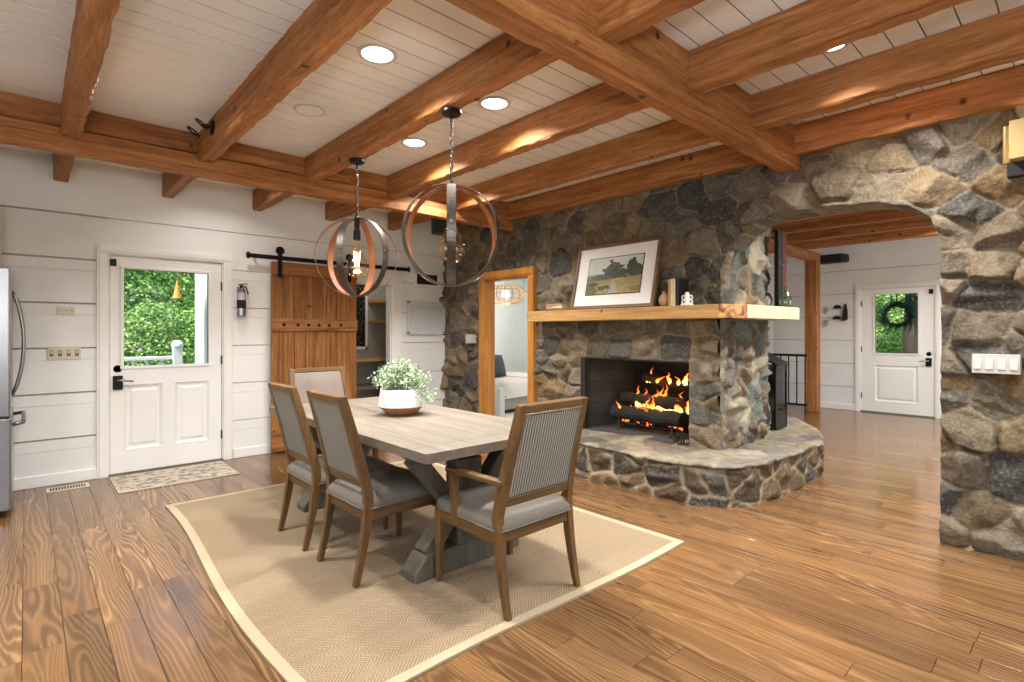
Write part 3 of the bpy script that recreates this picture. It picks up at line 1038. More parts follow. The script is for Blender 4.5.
def flames():
    rnd = random.Random(5)
    root = thing('flames', 'orange flames licking up around the burning logs', 'fire', (4.62, 2.93, .5))
    spots = [(-.10, .0, .20), (-.08, -.08, .15), (-.1, .1, .10), (-.1, -.2, .09), (.0, .02, .17), (-.04, -.3, .12), (.02, .22, .22), (.0, .17, .14), (.02, -.12, .26), (.04, -.26, .2), (.02, .06, .2), (-.09, .25, .10), (-.1, .33, .13), (-.11, .05, .12), (-.1, -.05, .22), (.0, -.36, .16), (.05, -.02, .22), (-.12, -.12, .12), (-.12, -.02, .1), (-.12, .16, .13), (.1, .16, .16), (.1, .12, .10), (.1, .02, .08), (.1, -.1, .12), (.1, -.2, .09), (.1, -.28, .15), (-.1, -.02, .12), (-.1, .04, .14), (-.09, -.05, .1), (-.1, -.12, .12), (-.1, .07, .09), (-.1, .02, .1), (.0, .1, .16), (.0, -.07, .2), (.0, -.2, .14)]
    for (x, y, h) in spots:
        mb = MB(); pts = []; rs = []
        z0 = -.01 if x < -.05 else (.06 if x < .09 else .31)
        w = rnd.uniform(.022, .04) * (.6 if x > .09 else 1)
        px, py = x, y
        for i in range(11):
            f = i / 10
            pts.append((px, py, z0 + h * f)); rs.append(max(.001, w * (1 - f) ** .75 * (.75 + .5 * math.sin(PI * min(1, f * 1.6)))))
            px += rnd.uniform(-.008, .008); py += rnd.uniform(-.016, .016) * (1 + f)
        mb.tube(pts, rs, 8)
        mb.build('flame', M['flame'], root, smooth=True)
    mb = MB()
    for k in range(26):
        y = rnd.uniform(-.36, .36); x = rnd.uniform(-.12, .12); s = rnd.uniform(.008, .02)
        mb.lathe([(s * .3, -s), (s, 0), (s * .4, s)], (x, y, -.095 + rnd.uniform(0, .02)), 6)
    mb.build('ember_bed', M['ember'], root)['kind'] = 'stuff'
    l = light('fire_glow', 'POINT', (4.55, 2.93, .80), 3.5, (1, .45, .14), shadow_soft_size=.12)
    return root


flames()

# ------------------------------------------------------------------ timber ceiling
def timber(name, axis, a0, a1, c0, c1, z0, z1, label, group, jit=.006, parts=None):
    """rough-sawn beam along axis ('x' or 'y'); a = extent along, c = extent across"""
    L = a1 - a0; n = max(3, int(L / .055))
    mb = MB(); rings = []
    sx = int(abs(c0 * 977 + a0 * 131)) % 1000
    i = np.arange(n + 1)
    def w(k): return (fbm(i * .55 + k * 31.7, i * 0 + k * 3.1, sx + k, 3) - .5) * 2 * jit + (vnoise(i * 1.0, i * 0. + k, sx + 60 + k) - .5) * jit
    W_ = [w(k) for k in range(8)]
    ch = .009
    for j in range(n + 1):
        a = a0 + L * j / n
        p = [(c0 + ch + W_[0][j], z0 + W_[1][j]), (c1 - ch + W_[2][j], z0 + W_[1][j]), (c1 + W_[2][j], z0 + ch + W_[3][j]), (c1 + W_[4][j] * .4, z1 - .004), (c0 + W_[5][j] * .4, z1 - .004), (c0 + W_[0][j], z0 + ch + W_[6][j])]
        rings.append([(a, c, z) if axis == 'x' else (c, a, z) for c, z in p])
    b = 0
    for R in rings: mb.v += R
    for j in range(n):
        for k in range(6):
            k2 = (k + 1) % 6
            mb.f.append((j * 6 + k, j * 6 + k2, j * 6 + 6 + k2, j * 6 + 6 + k)); mb.m.append(0)
    mb.f.append(tuple(range(6))); mb.m.append(0); mb.f.append(tuple(n * 6 + k for k in range(6))); mb.m.append(0)
    o = mb.build(name, M['beam_' + axis])
    return tag(o, label, 'ceiling beam', group) if label else o


gird = thing('ceiling_girder', 'long two-board timber girder across the ceiling beside the white door wall', 'ceiling beam', (0, 0, 0))
for nm, z0, z1 in (('lower_board', 2.536, 2.692), ('upper_board', 2.699, ZC)):
    o = timber('girder_board', 'x', -3.2, 4.28, 4.63 if z0 < 2.6 else 4.634, 4.735, z0, z1, None, None, .003); o.name = nm; o.parent = gird
timber('ceiling_girder', 'x', -3.2, 4.27, 1.468, 1.615, 2.547, ZC, 'big dark timber girder crossing the ceiling nearest the camera, meeting the stone wall', None, .005)
JX = [.18, .98, 1.80, 2.60, 3.42, 4.17]
ords = ['first ceiling joist from the left, pale hewn underside over the kitchen side', 'second hewn ceiling joist from the left, carrying a small black spotlight', 'third ceiling joist from the left, carrying both orb pendants', 'fourth ceiling joist from the left, hewn and lit by the recessed lamps', 'fifth ceiling joist from the left, smooth honey wood before the stone wall', 'last ceiling joist, right against the top of the stone wall above the mantel']
for k, x in enumerate(JX):
    timber('ceiling_joist', 'y', 1.616, 4.629, x - .008, x + .096, 2.638, ZC, ords[k], 'ceiling joists over the dining area', .008 if k < 4 else .005)
for k, x in enumerate(JX[:5]):
    timber('ceiling_joist', 'y', 4.736, YW - .002, x - .008, x + .094, 2.638, ZC, 'short joist end between girder and white wall, %s' % ['leftmost above the glazed door', 'second from the left above the glazed door', 'third from left, beside barn door', 'above the sliding barn door', 'near the stone corner beside the black speaker'][k], 'joist ends by the white wall', .006)
for k, x in enumerate([1.86, 2.64, 3.42, 4.17]):
    timber('ceiling_joist', 'y', -3.4, 1.467, x, x + .125, 2.638, ZC, ['joist right of the big girder, at the top edge of the photo', 'joist right of the big girder, just left of the bright downlight', 'joist right of the big girder, just right of the bright downlight', 'joist lying against the stone wall above the arch and wall lamp'][k], 'joists right of the big girder', .006)
for k, x in enumerate([5.0, 5.8, 6.6, 7.4, 8.2, 9.05]):
    timber('ceiling_joist', 'y', -1.98, 3.98, x, x + .12, 2.638, ZC, 'hall joist seen through the arch, %s' % ['nearest the arch', 'second behind the arch', 'third behind the arch', 'fourth behind the arch', 'fifth behind the arch', 'farthest one, before the timber post'][k], 'joists in the hall', .005)
tag(timber('hall_girder', 'x', 5.6, 9.56, 3.03, 3.17, 2.50, 2.636, None, None, .004), 'pale timber girder in the hall running to the post', 'ceiling beam')
o = MB(); o.box(9.565, 9.75, 3.03, 3.215, 0, 2.637); tag(o.build('timber_post', M['beam_z'], bevel=.012), 'square honey timber post standing in the hall behind the arch', 'post')

# ------------------------------------------------------------------ doors
def panel_door(root, w, h, th, lite, panels, mat):
    """leaf in local coords: x 0..w, y 0..th (front face y=0), z 0..h; holes for the lite, raised panels"""
    lx0, lx1, lz0, lz1 = lite
    mb = MB()
    mb.box(0, lx0, 0, th, lz0, h); mb.box(lx1, w, 0, th, lz0, h); mb.box(lx0, lx1, 0, th, lz1, h)
    pz0 = min(p[2] for p in panels); pz1 = max(p[3] for p in panels)
    xs = [0]
    for p in panels: xs += [p[0], p[1]]
    xs.append(w)
    for i in range(0, len(xs), 2): mb.box(xs[i], xs[i + 1], 0, th, pz0, pz1)
    mb.box(0, w, 0, th, 0, pz0); mb.box(0, w, 0, th, pz1, lz0)
    leaf = mb.build('door_leaf', mat, root)
    for p in panels:
        mb = MB(); x0, x1, z0, z1 = p; d = .012
        def ring(o_, y): return [(x0 + o_, y, z0 + o_), (x1 - o_, y, z0 + o_), (x1 - o_, y, z1 - o_), (x0 + o_, y, z1 - o_)]
        prof = [(0, 0), (.006, -.004), (.014, .004), (.03, .014), (.045, .014), (.065, .003), (.07, .003)]
        rs = [ring(a, b) for a, b in prof]
        for i in range(len(rs) - 1):
            for k in range(4):
                k2 = (k + 1) % 4
                mb.add([rs[i][k], rs[i][k2], rs[i + 1][k2], rs[i + 1][k]], [(0, 1, 2, 3)])
        mb.add(rs[-1], [(0, 1, 2, 3)])
        mb.build('raised_panel', mat, root)
    mb = MB(); m = .028
    for (a, b, c, d) in ((lx0 - m, lx1 + m, lz0 - m, lz0), (lx0 - m, lx1 + m, lz1, lz1 + m), (lx0 - m, lx0, lz0, lz1), (lx1, lx1 + m, lz0, lz1)):
        mb.box(a, b, -.012, th + .012, c, d)
    mb.build('window_frame', mat, root, bevel=.005)
    mb = MB(); mb.box(lx0, lx1, th * .5 - .003, th * .5 + .003, lz0, lz1); mb.build('glass_pane', M['glass'], root)


def hardware(root, x, hinge_x, th, side):
    mb = MB(); mb.lathe([(.034, 0), (.034, -.012), (.022, -.026), (.018, -.026)], (x, 0, .966), 20, M=Matrix.Rotation(-PI / 2, 4, 'X') @ Matrix.Scale(-1, 4, (0, 0, 1)))
    mb.build('deadbolt', M['black'], root)
    mb = MB(); mb.box(x - .038, x + .038, -.028, 0, .775, .905); k = mb.build('keypad_lock', M['black'], root, bevel=.008)
    mb = MB(); mb.tube([(x, -.028, .86), (x, -.06, .86), (x + side * .03, -.066, .862), (x + side * .11, -.066, .85)], .009, 8); mb.build('lever_handle', M['steel'], root, smooth=True)
    for z in (.25, 1.02, 1.78):
        mb = MB(); mb.tube([(hinge_x, -.006, z - .045), (hinge_x, -.006, z + .045)], .007, 8); mb.build('hinge', M['black'], root)


d1 = thing('door_1', 'white half-glazed outside door with two raised panels in the white wall', 'door', (.57, YW + .005, .018)); d1['kind'] = 'structure'
panel_door(d1, .92, 2.012, .042, (.102, .802, .99, 1.90), [(.105, .41, .20, .82), (.508, .812, .20, .82)], M['doorpaint'])
hardware(d1, .056, .922, .042, 1)
mb = MB(); mb.box(0, .045, -.03, 0, 1.915, 1.98); mb.build('door_sensor', M['black'], d1, bevel=.004)
d2 = thing('door_2', 'white half-glazed door with one raised panel at the end of the hall', 'door', (10.305, 2.58, .018), -PI / 2); d2['kind'] = 'structure'
panel_door(d2, .96, 2.012, .042, (.19, .76, .965, 1.92), [(.18, .77, .17, .775)], M['doorpaint'])
hardware(d2, .895, -.002, .042, -1)
mb = MB(); mb.box(.9, .95, -.035, 0, 1.90, 1.97); mb.build('door_sensor', M['black'], d2, bevel=.004)


def casing(name, x0, x1, z1, w, place, th=.02, mat=None, hw=None):
    mb = MB(); hw = hw or w
    for (a, b, c, d) in ((x0 - w, x0, 0, z1), (x1, x1 + w, 0, z1), (x0 - w, x1 + w, z1, z1 + hw)):
        mb.box(a, b, -th, 0, c, d)
        mb.box(a + .018, b - .018, -th - .007, -th, c + (0 if c == 0 else .018), d - .018)
    # jambs
    mb.box(x0, x0 + .012, 0, .11, 0, z1); mb.box(x1 - .012, x1, 0, .11, 0, z1); mb.box(x0, x1, 0, .11, z1 - .01, z1)
    o = mb.build(name, mat or M['doorpaint'], bevel=.004)
    o.location, o.rotation_euler = place
    return struct(o)


casing('trim_1', DX0, DX1, 2.045, .085, ((0, YW, 0), (0, 0, 0)))
casing('trim_2', 0, .99, 2.045, .085, ((10.3, 2.595, 0), (0, 0, -PI / 2)))
casing('trim_3', PX0, PX1, 1.93, .15, ((0, YW, 0), (0, 0, 0)))
mb = MB(); mb.box(DX0, DX1, YW - .005, YW + .12, 0, .016); struct(mb.build('trim_4', M['gap']))
mb = MB(); mb.box(10.29, 10.42, 1.605, 2.595, 0, .02); struct(mb.build('trim_5', M['gap']))

# golden timber casing round the bedroom doorway in the stone wall
mb = MB()
y0, y1, zt = 4.345, 5.135, 1.975
for (a, b, c, d) in ((y0 - .095, y0, 0, zt), (y1, y1 + .095, 0, zt), (y0 - .095, y1 + .095, zt, zt + .095)):
    mb.box(4.222, 4.33, a, b, c, d)
    mb.box(4.212, 4.222, a + .015, b - .015, c + (0 if c == 0 else .02), d - .02)
mb.box(4.26, 4.41, y0 - .005, y0 + .006, 0, zt); mb.box(4.26, 4.41, y1 - .006, y1 + .005, 0, zt); mb.box(4.26, 4.41, y0, y1, zt - .012, zt + .005)
struct(mb.build('trim_6', M['trim_z'], bevel=.005))

# barn door
bd = thing('barn_door', 'reddish pine sliding barn door with bolted cross rails', 'door', (1.957, 5.99, .02))
mb = MB()
n = 8; w = .99 / n
for k in range(n): mb.box(k * w + .002, (k + 1) * w - .002, 0, .028, 0, 2.07)
mb.build('plank_panel', M['barn_z'], bd, bevel=.004)
for z0, z1 in ((0, .2), (1.315, 1.455), (1.93, 2.07)):
    mb = MB(); mb.box(0, .99, -.022, 0, z0, z1); mb.build('cross_rail', M['barn_x'], bd, bevel=.003)
for x in (.13, .28, .40, .52, .64, .78):
    mb = MB(); mb.lathe([(.017, 0), (.017, -.006), (.009, -.018), (.0, -.019)], (x, -.022, 1.385), 10, M=Matrix.Rotation(PI / 2, 4, 'X') @ Matrix.Scale(-1, 4, (0, 0, 1)))
    mb.build('bolt_head', M['black'], bd)
for x in (.06, .86):
    mb = MB(); mb.box(x, x + .045, -.034, -.026, 1.90, 2.17); mb.lathe([(.045, -.008), (.045, .008)], (x + .022, -.036, 2.19), 20, M=Matrix.Rotation(PI / 2, 4, 'X'))
    mb.build('hanger_strap', M['black'], bd)
rl = thing('barn_door_rail', 'long black flat rail carrying the barn door', 'rail', (0, 0, 0))
mb = MB(); mb.box(1.70, 3.67, 5.972, 5.984, 2.112, 2.157); mb.build('track_bar', M['black'], rl, bevel=.003)
for x in (1.80, 2.4, 3.0, 3.55):
    mb = MB(); mb.tube([(x, 5.984, 2.135), (x, YW, 2.135)], .013, 8); mb.build('spacer', M['black'], rl)
for x in (1.705, 3.645):
    mb = MB(); mb.box(x, x + .025, 5.955, 5.972, 2.10, 2.17); mb.build('end_stop', M['black'], rl, bevel=.004)

# pantry behind the barn door
light('pantry_fill', 'POINT', (3.3, 6.5, 2.25), 7, (1, .95, .88), shadow_soft_size=.08)  # added fill to brighten the pantry, no fixture
mb = MB()
mb.box(2.3, 4.3, 7.0, 7.06, 0, 2.5); mb.box(2.24, 2.3, 6.19, 7.06, 0, 2.5); mb.box(4.24, 4.3, 6.19, 7.06, 0, 2.5); mb.box(2.24, 4.3, 6.19, 7.06, 2.4, 2.46); mb.box(2.24, 4.3, 6.12, 7.06, -.03, 0)
struct(mb.build('wall_pantry', M['chink']))
for k, (z, d, nm) in enumerate(((1.735, .32, 'upper wooden shelf in the pantry beside the barn door'), (1.445, .32, 'middle wooden shelf in the pantry beside the barn door'), (.93, .5, 'deep wooden counter shelf low in the pantry'), (.55, .45, 'lowest pantry shelf in shadow'))):
    mb = MB(); mb.box(3.61 if k < 2 else 3.0, 4.24, 7.0 - d, 7.0, z, z + (.045 if k != 2 else .04))
    s_ = mb.build('pantry_shelf', M['mantel_x'] if k < 3 else M['table_x'], bevel=.004); tag(s_, nm, 'shelf', 'pantry shelves')
sp = thing('speckled_panel', 'black speckled panel in a white frame at the back of the pantry', 'panel', (3.36, 6.985, 1.08))
mb = MB(); mb.box(0, .20, -.01, .012, .04, .98); mb.build('panel', M['speckle'], sp)
mb = MB(); mb.box(-.04, .24, -.014, .012, 0, .04); mb.box(-.04, 0, -.014, .012, 0, 1.0); mb.box(.2, .24, -.014, .012, 0, 1.0); mb.build('frame', M['doorpaint'], sp)

# ------------------------------------------------------------------ rug, mat, vent
mb = MB()
rx0, rx1, ry0, ry1 = .745, 3.04, 1.73, 4.74
def rugpt(u, v):
    x = rx0 + (rx1 - rx0) * u; y = ry0 + (ry1 - ry0) * v
    bow = .045 * math.sin(PI * v * 1.7) * (1 - u) ** 6 - .02 * math.sin(PI * u * 2.2) * (1 - v) ** 6
    return x - bow * 1.0, y + (.022 * math.sin(PI * u * 1.9) * (1 - v) ** 6)
NU, NV = 40, 50
b_ = .048
us = [0] + [b_ / (rx1 - rx0) + (1 - 2 * b_ / (rx1 - rx0)) * i / NU for i in range(NU + 1)] + [1]
vs = [0] + [b_ / (ry1 - ry0) + (1 - 2 * b_ / (ry1 - ry0)) * i / NV for i in range(NV + 1)] + [1]
rows = [[(*rugpt(u, v), .011 if 0 < i < len(us) - 1 and 0 < j < len(vs) - 1 else .009) for i, u in enumerate(us)] for j, v in enumerate(vs)]
inner = MB(); edge = MB()
rug = thing('area_rug', 'large jute herringbone rug with cream border under the dining table', 'rug', (0, 0, 0))
inner.sheet([r[1:-1] for r in rows[1:-1]]); inner.build('woven_field', M['rug'], rug, smooth=True)
bind = MB()
ir = [r[1:-1] for r in rows[1:-1]]
loop_i = ir[0] + [r[-1] for r in ir[1:]] + ir[-1][-2::-1] + [r[0] for r in ir[-2:0:-1]]
def offset(p):
    x, y = p[0], p[1]
    ox = -b_ if abs(p[3]) and p[3] < 0 else (b_ if p[3] > 0 else 0); oy = -b_ if p[4] < 0 else (b_ if p[4] > 0 else 0)
    return x + ox, y + oy
nI, nJ = len(ir[0]), len(ir)
loop_o = []
for j, r in enumerate(ir):
    pass
idx = [(i, 0) for i in range(nI)] + [(nI - 1, j) for j in range(1, nJ)] + [(i, nJ - 1) for i in range(nI - 2, -1, -1)] + [(0, j) for j in range(nJ - 2, 0, -1)]
pin = [ir[j][i] for i, j in idx]
for (i, j), p in zip(idx, pin):
    ox = -b_ if i == 0 else (b_ if i == nI - 1 else 0); oy = -b_ if j == 0 else (b_ if j == nJ - 1 else 0)
    loop_o.append((p[0] + ox, p[1] + oy))
n = len(pin)
vv = [(p[0], p[1], .012) for p in pin] + [(p[0], p[1], .012) for p in loop_o] + [(p[0], p[1], .001) for p in loop_o] + [(p[0], p[1], .002) for p in pin]
ff = []
for k in range(n):
    k2 = (k + 1) % n
    ff += [(k, k2, n + k2, n + k), (n + k, n + k2, 2 * n + k2, 2 * n + k), (2 * n + k, 2 * n + k2, 3 * n + k2, 3 * n + k)]
bind.add(vv, ff); bind.build('cream_border', M['rugedge'], rug)

dm = thing('door_mat', 'beige patterned door mat lying below the glazed white door', 'mat', (.555, 5.37, 0))
mb = MB(); mb.box(0, .92, 0, .64, .001, .009); mb.build('border', plain('mat_edge', srgb(176, 164, 146), .95), dm, bevel=.003)
mb = MB(); mb.box(.03, .12, .03, .61, .009, .0105); mb.box(.135, .785, .03, .61, .009, .0105); mb.box(.80, .89, .03, .61, .009, .0105); mb.build('woven_field', M['doormat'], dm)
vt = thing('floor_vent', 'small beige metal floor register by the left wall', 'vent', (.125, 5.80, 0))
mb = MB(); mb.box(0, .28, 0, .145, .0005, .006); mb.build('vent_frame', M['almond'], vt, bevel=.002)
mb = MB()
for k in range(13): mb.box(.022 + k * .0185, .022 + k * .0185 + .012, .025, .12, .006, .0068)
mb.build('vent_slots', M['blackmatte'], vt)

# ------------------------------------------------------------------ dining table
tb = thing('dining_table', 'greywashed trestle dining table on the jute rug', 'table', (1.862, 3.17, 0.012))
hx, hy = .488, 1.08
mb = MB()
nb = 6; bw = 2 * hx / nb
for k in range(nb): mb.box(-hx + k * bw + .0008, -hx + (k + 1) * bw - .0008, -hy + .14, hy - .14, 0.694, .744)
mb.box(-hx, hx, -hy, -hy + .1385, 0.694, .744); mb.box(-hx, hx, hy - .1385, hy, 0.694, .744)
mb.build('tabletop', M['table_y'], tb, bevel=.003)
mb = MB(); mb.box(-.30, .30, -.86, .86, .65, .694); mb.build('apron', M['trestle'], tb, bevel=.004)
for sy in (-.73, .76):
    t_ = MB(); t_.prism([(-.372, 0), (.372, 0), (.372, .04), (.30, .125), (-.30, .125), (-.372, .04)], -.07, .07, M=Matrix.Translation((0, sy, 0)) @ Matrix.Rotation(PI / 2, 4, 'X'))
    t_.build('foot', M['trestle'], tb, bevel=.006)
    t_ = MB(); t_.box(-.085, .085, sy - .06, sy + .06, .12, .60); t_.build('column', M['trestle'], tb, bevel=.006)
    for sx in (-1, 1):
        t_ = MB(); t_.bar((sx * .05, sy, .30), (sx * .34, sy, .64), .1, .085, (0, 0, 1)); t_.build('brace', M['trestle'], tb, bevel=.005)
        t_ = MB(); t_.bar((sx * .06, sy, .34), (sx * .27, sy, .115), .1, .085, (0, 0, 1)); t_.build('brace', M['trestle'], tb, bevel=.005)
    t_ = MB(); t_.prism([(-.40, .69), (.40, .69), (.40, .66), (.33, .61), (-.33, .61), (-.40, .66)], -.06, .06, M=Matrix.Translation((0, sy, 0)) @ Matrix.Rotation(PI / 2, 4, 'X')); t_.build('top_bearer', M['trestle'], tb, bevel=.005)
t_ = MB(); t_.box(-.045, .045, -.70, .73, .26, .38); t_.build('stretcher', M['trestle'], tb, bevel=.005)


# ------------------------------------------------------------------ dining chairs
def make_chair(label, arms, w, back_front):
    t = thing('dining_chair', label, 'chair', group='dining chairs around the table')
    hr, hf = w / 2 - .022, w / 2 - .01
    TW = lambda z: hr * (1 - .12 * max(0, z - .45) / .535)
    YB = lambda z: -.205 - .135 * max(0, (z - .46) / .525) ** 1.15      # rake of the back
    for s in (-1, 1):
        mb = MB()
        zs = [0, .12, .25, .36, .45, .55, .68, .82, .985]
        pts = []; sec = []
        for z in zs:
            y = YB(z) if z > .45 else -.205 - .07 * ((.45 - z) / .45) ** 1.6
            pts.append((s * TW(z), y, z)); k = min(1, z / .36)
            sec.append((.030 + .010 * k, .030 + .018 * k if z < .5 else .048 - .008 * (z - .5) / .48))
        mb.sweep(pts, sec)
        mb.build('rear_leg', M['chair_z'], t, bevel=.004)
        mb = MB(); mb.sweep([(s * hf, .255, 0), (s * hf, .25, .2), (s * hf, .245, .385)], [(.028, .028), (.036, .036), (.044, .044)])
        mb.build('leg', M['chair_z'], t, bevel=.004)
        mb = MB(); mb.bar((s * (hr), -.2, .353), (s * hf, .25, .353), .026, .055); mb.build('side_rail', M['chair_y'], t, bevel=.004)
        if arms:
            mb = MB(); mb.bar((s * hf, .10, .34), (s * (hf + .004), .125, .60), .036, .04, (0, 1, 0)); mb.build('arm_post', M['chair_z'], t, bevel=.004)
            mb = MB(); mb.bar((s * (hf + .004), .168, .613), (s * hr, YB(.62) - .01, .613), .046, .026); mb.build('armrest', M['chair_y'], t, bevel=.006)
    mb = MB(); mb.bar((-hf, .25, .353), (hf, .25, .353), .026, .055); mb.build('front_rail', M['chair_x'], t, bevel=.004)
    mb = MB(); mb.bar((-hr, -.21, .353), (hr, -.21, .353), .026, .055); mb.build('rear_rail', M['chair_x'], t, bevel=.004)
    # cushion
    mb = MB(); N = 10; rows = []
    def cz(u, v): return .462 + .03 * (1 - abs(2 * u - 1) ** 4) * (1 - abs(2 * v - 1) ** 4)
    prof = [(1.0, .387), (1.012, .40), (1.012, .44), (1.0, .458)]
    x0, x1, y0, y1 = -w / 2 + .004, w / 2 - .004, -.235, .285
    per = []
    m = 10
    for i in range(m): per.append((x0 + (x1 - x0) * i / m, y0))
    for i in range(m): per.append((x1, y0 + (y1 - y0) * i / m))
    for i in range(m): per.append((x1 - (x1 - x0) * i / m, y1))
    for i in range(m): per.append((x0, y1 - (y1 - y0) * i / m))
    def rnd_(p):   # round the plan corners
        r = .03; x = min(max(p[0], x0 + r), x1 - r); y = min(max(p[1], y0 + r), y1 - r)
        d = Vector((p[0] - x, p[1] - y))
        if d.length > r: d = d.normalized() * r
        return x + d.x, y + d.y
    per = [rnd_(p) for p in per]
    cxm, cym = 0, (y0 + y1) / 2
    rings = []
    for sc, z in [(.985, .380), (1.0, .385), (1.012, .396), (1.008, .412), (.985, .428), (.94, .441), (.84, .455), (.6, .466), (.3, .470)]:
        rings.append([(cxm + (p[0] - cxm) * sc, cym + (p[1] - cym) * sc, z) for p in per])
    b = len(mb.v)
    for R in rings: mb.v += R
    n_ = len(per)
    for i in range(len(rings) - 1):
        for k in range(n_):
            mb.f.append((i * n_ + k, i * n_ + (k + 1) % n_, (i + 1) * n_ + (k + 1) % n_, (i + 1) * n_ + k)); mb.m.append(0)
    mb.f.append(tuple((len(rings) - 1) * n_ + k for k in range(n_))); mb.m.append(0)
    mb.f.append(tuple(reversed(range(n_)))); mb.m.append(0)
    seat = mb.build('seat', M['seat'], t, smooth=True)
    mb = MB(); mb.tube([(p[0] * 1.012, cym + (p[1] - cym) * 1.012,   .388) for p in per], .0035, 6, closed=True); mb.build('welt', M['seat'], seat, smooth=True)
    # back: rails, upholstered panel with nailheads
    for z0, z1, nm in ((.945, .985, 'top_rail'), (.495, .535, 'lower_rail')):
        zc = (z0 + z1) / 2
        mb = MB(); mb.bar((-TW(zc), YB(zc), zc), (TW(zc), YB(zc), zc), .034, z1 - z0, (0, -.25, 1)); mb.build(nm, M['chair_x'], t, bevel=.004)
    bx = hr * .94 - .02
    KX = lambda z: (TW(z) - .02) / bx
    mbk = MB(); mfr = MB()
    rb, rf = [], []
    for i in range(9):
        z = .53 + (.948 - .53) * i / 8
        edge_ = .0 if i in (0, 8) else 1
        rb.append([((-bx + 2 * bx * j / 8) * KX(z), YB(z) - .018 - .008 * math.sin(PI * i / 8) * math.sin(PI * j / 8), z) for j in range(9)])
        rf.append([((-bx + 2 * bx * j / 8) * KX(z), YB(z) + .012 + .022 * (math.sin(PI * i / 8) * math.sin(PI * j / 8)) ** .5, z) for j in range(9)])
    mbk.sheet(rb); mfr.sheet(rf)
    mbk.build('back_panel', M['ticking'], t, smooth=True)
    mfr.build('backrest', back_front, t, smooth=True)
    nh = MB()
    def nail(x, z):
        x = x * KX(z); y = YB(z) - .0225; r = .0052
        nh.add([(x - r, y, z - r), (x + r, y, z - r), (x + r, y, z + r), (x - r, y, z + r), (x, y - .004, z)], [(0, 1, 4), (1, 2, 4), (2, 3, 4), (3, 0, 4)])
    k = int(2 * bx / .0155)
    for i in range(k + 1):
        x = -bx + .004 + (2 * bx - .008) * i / k; nail(x, .542); nail(x, .938)
    k = int(.396 / .0155)
    for i in range(1, k):
        z = .542 + .396 * i / k; nail(-bx + .004, z); nail(bx - .004, z)
    nh.build('nailhead_trim', M['nail'], t)
    return t


ch_side = make_chair('armless oak dining chair nearer the camera on the left side of the table', False, .475, M['taupe'])
ch_side.location = (1.525, 2.78, .012); ch_side.rotation_euler = (0, 0, -PI / 2 + .02)
c2 = copy_tree(ch_side); c2.location = (1.515, 3.405, .012); c2.rotation_euler = (0, 0, -PI / 2 - .01)
c2['label'] = 'armless oak dining chair farther from the camera on the left side of the table'
c4 = None
ch_arm = make_chair('oak armchair with striped back at the near end of the table', True, .525, M['taupe'])
ch_arm.location = (1.862, 2.07, .012); ch_arm.rotation_euler = (0, 0, 0)
c4 = copy_tree(ch_arm); c4.location = (1.975, 4.47, .012); c4.rotation_euler = (0, 0, PI); c4.scale = (1.1, 1, 1)
c4['label'] = 'oak chair with taupe backrest at the far end of the table, before the barn door'

# ------------------------------------------------------------------ potted plant on the table
pp = thing('potted_plant', 'white marbled bowl planter with a bushy pale green plant on the table', 'plant', (1.925, 3.235, .757))
mb = MB(); mb.lathe([(.088, 0), (.093, .002), (.158, .058)], n=28, cap1=False); mb.build('planter_base', M['terracotta'], pp)
mb = MB(); mb.lathe([(.158, .0582), (.160, .064), (.142, .176), (.136, .178), (.133, .165)], n=28, cap0=False, cap1=False); mb.build('planter_bowl', M['marble'], pp)
mb = MB(); mb.lathe([(.0, .160), (.133, .158)], n=20, cap0=False, cap1=False); mb.build('soil', plain('potting_soil', srgb(60, 48, 38), .95, 0, .3, 40), pp)
rnd = random.Random(12)
lv = MB(); st = MB(); bl = MB()
vals = []
for k in range(150):
    a = rnd.uniform(0, 2 * PI); el = rnd.uniform(.12, 1.0) ** .8 * PI / 2
    R = rnd.uniform(.17, .235)
    tip = Vector((math.cos(a) * math.cos(el) * R * 1.05, math.sin(a) * math.cos(el) * R * 1.05, .16 + math.sin(el) * R * .92))
    if rnd.random() < .16:
        a2 = rnd.uniform(-1.4, .0); tip = Vector((math.cos(a2) * .21, math.sin(a2) * .21, rnd.uniform(.06, .16)))
    base = Vector((math.cos(a) * .05, math.sin(a) * .05, .155)); mid = base.lerp(tip, .55) + Vector((0, 0, .03))
    st.tube([base, mid, tip], .0016, 4)
    for j in range(16):
        f = rnd.uniform(.4, 1.03)
        p = base.lerp(mid, f * 1.8) if f < .55 else mid.lerp(tip, (f - .55) / .45)
        p = p + Vector((rnd.uniform(-1, 1), rnd.uniform(-1, 1), rnd.uniform(-1, 1))) * .022
        if p.z < .17 and p.to_2d().length < .16: p.z = .185
        d = Vector((rnd.gauss(0, 1), rnd.gauss(0, 1), rnd.gauss(.5, .8))).normalized()
        u = d.orthogonal().normalized(); w_ = d.cross(u)
        L = rnd.uniform(.012, .021); h_ = L * .42
        (bl if rnd.random() < .13 else lv).add([p, p + u * L * .5 + w_ * h_ + d * .002, p + u * L, p + u * L * .5 - w_ * h_ + d * .002], [(0, 1, 2, 3)])
lv.build('foliage', M['leafpale'], pp, fix=False); st.build('stems', M['stem'], pp); bl.build('blossoms', M['blossom'], pp, fix=False)

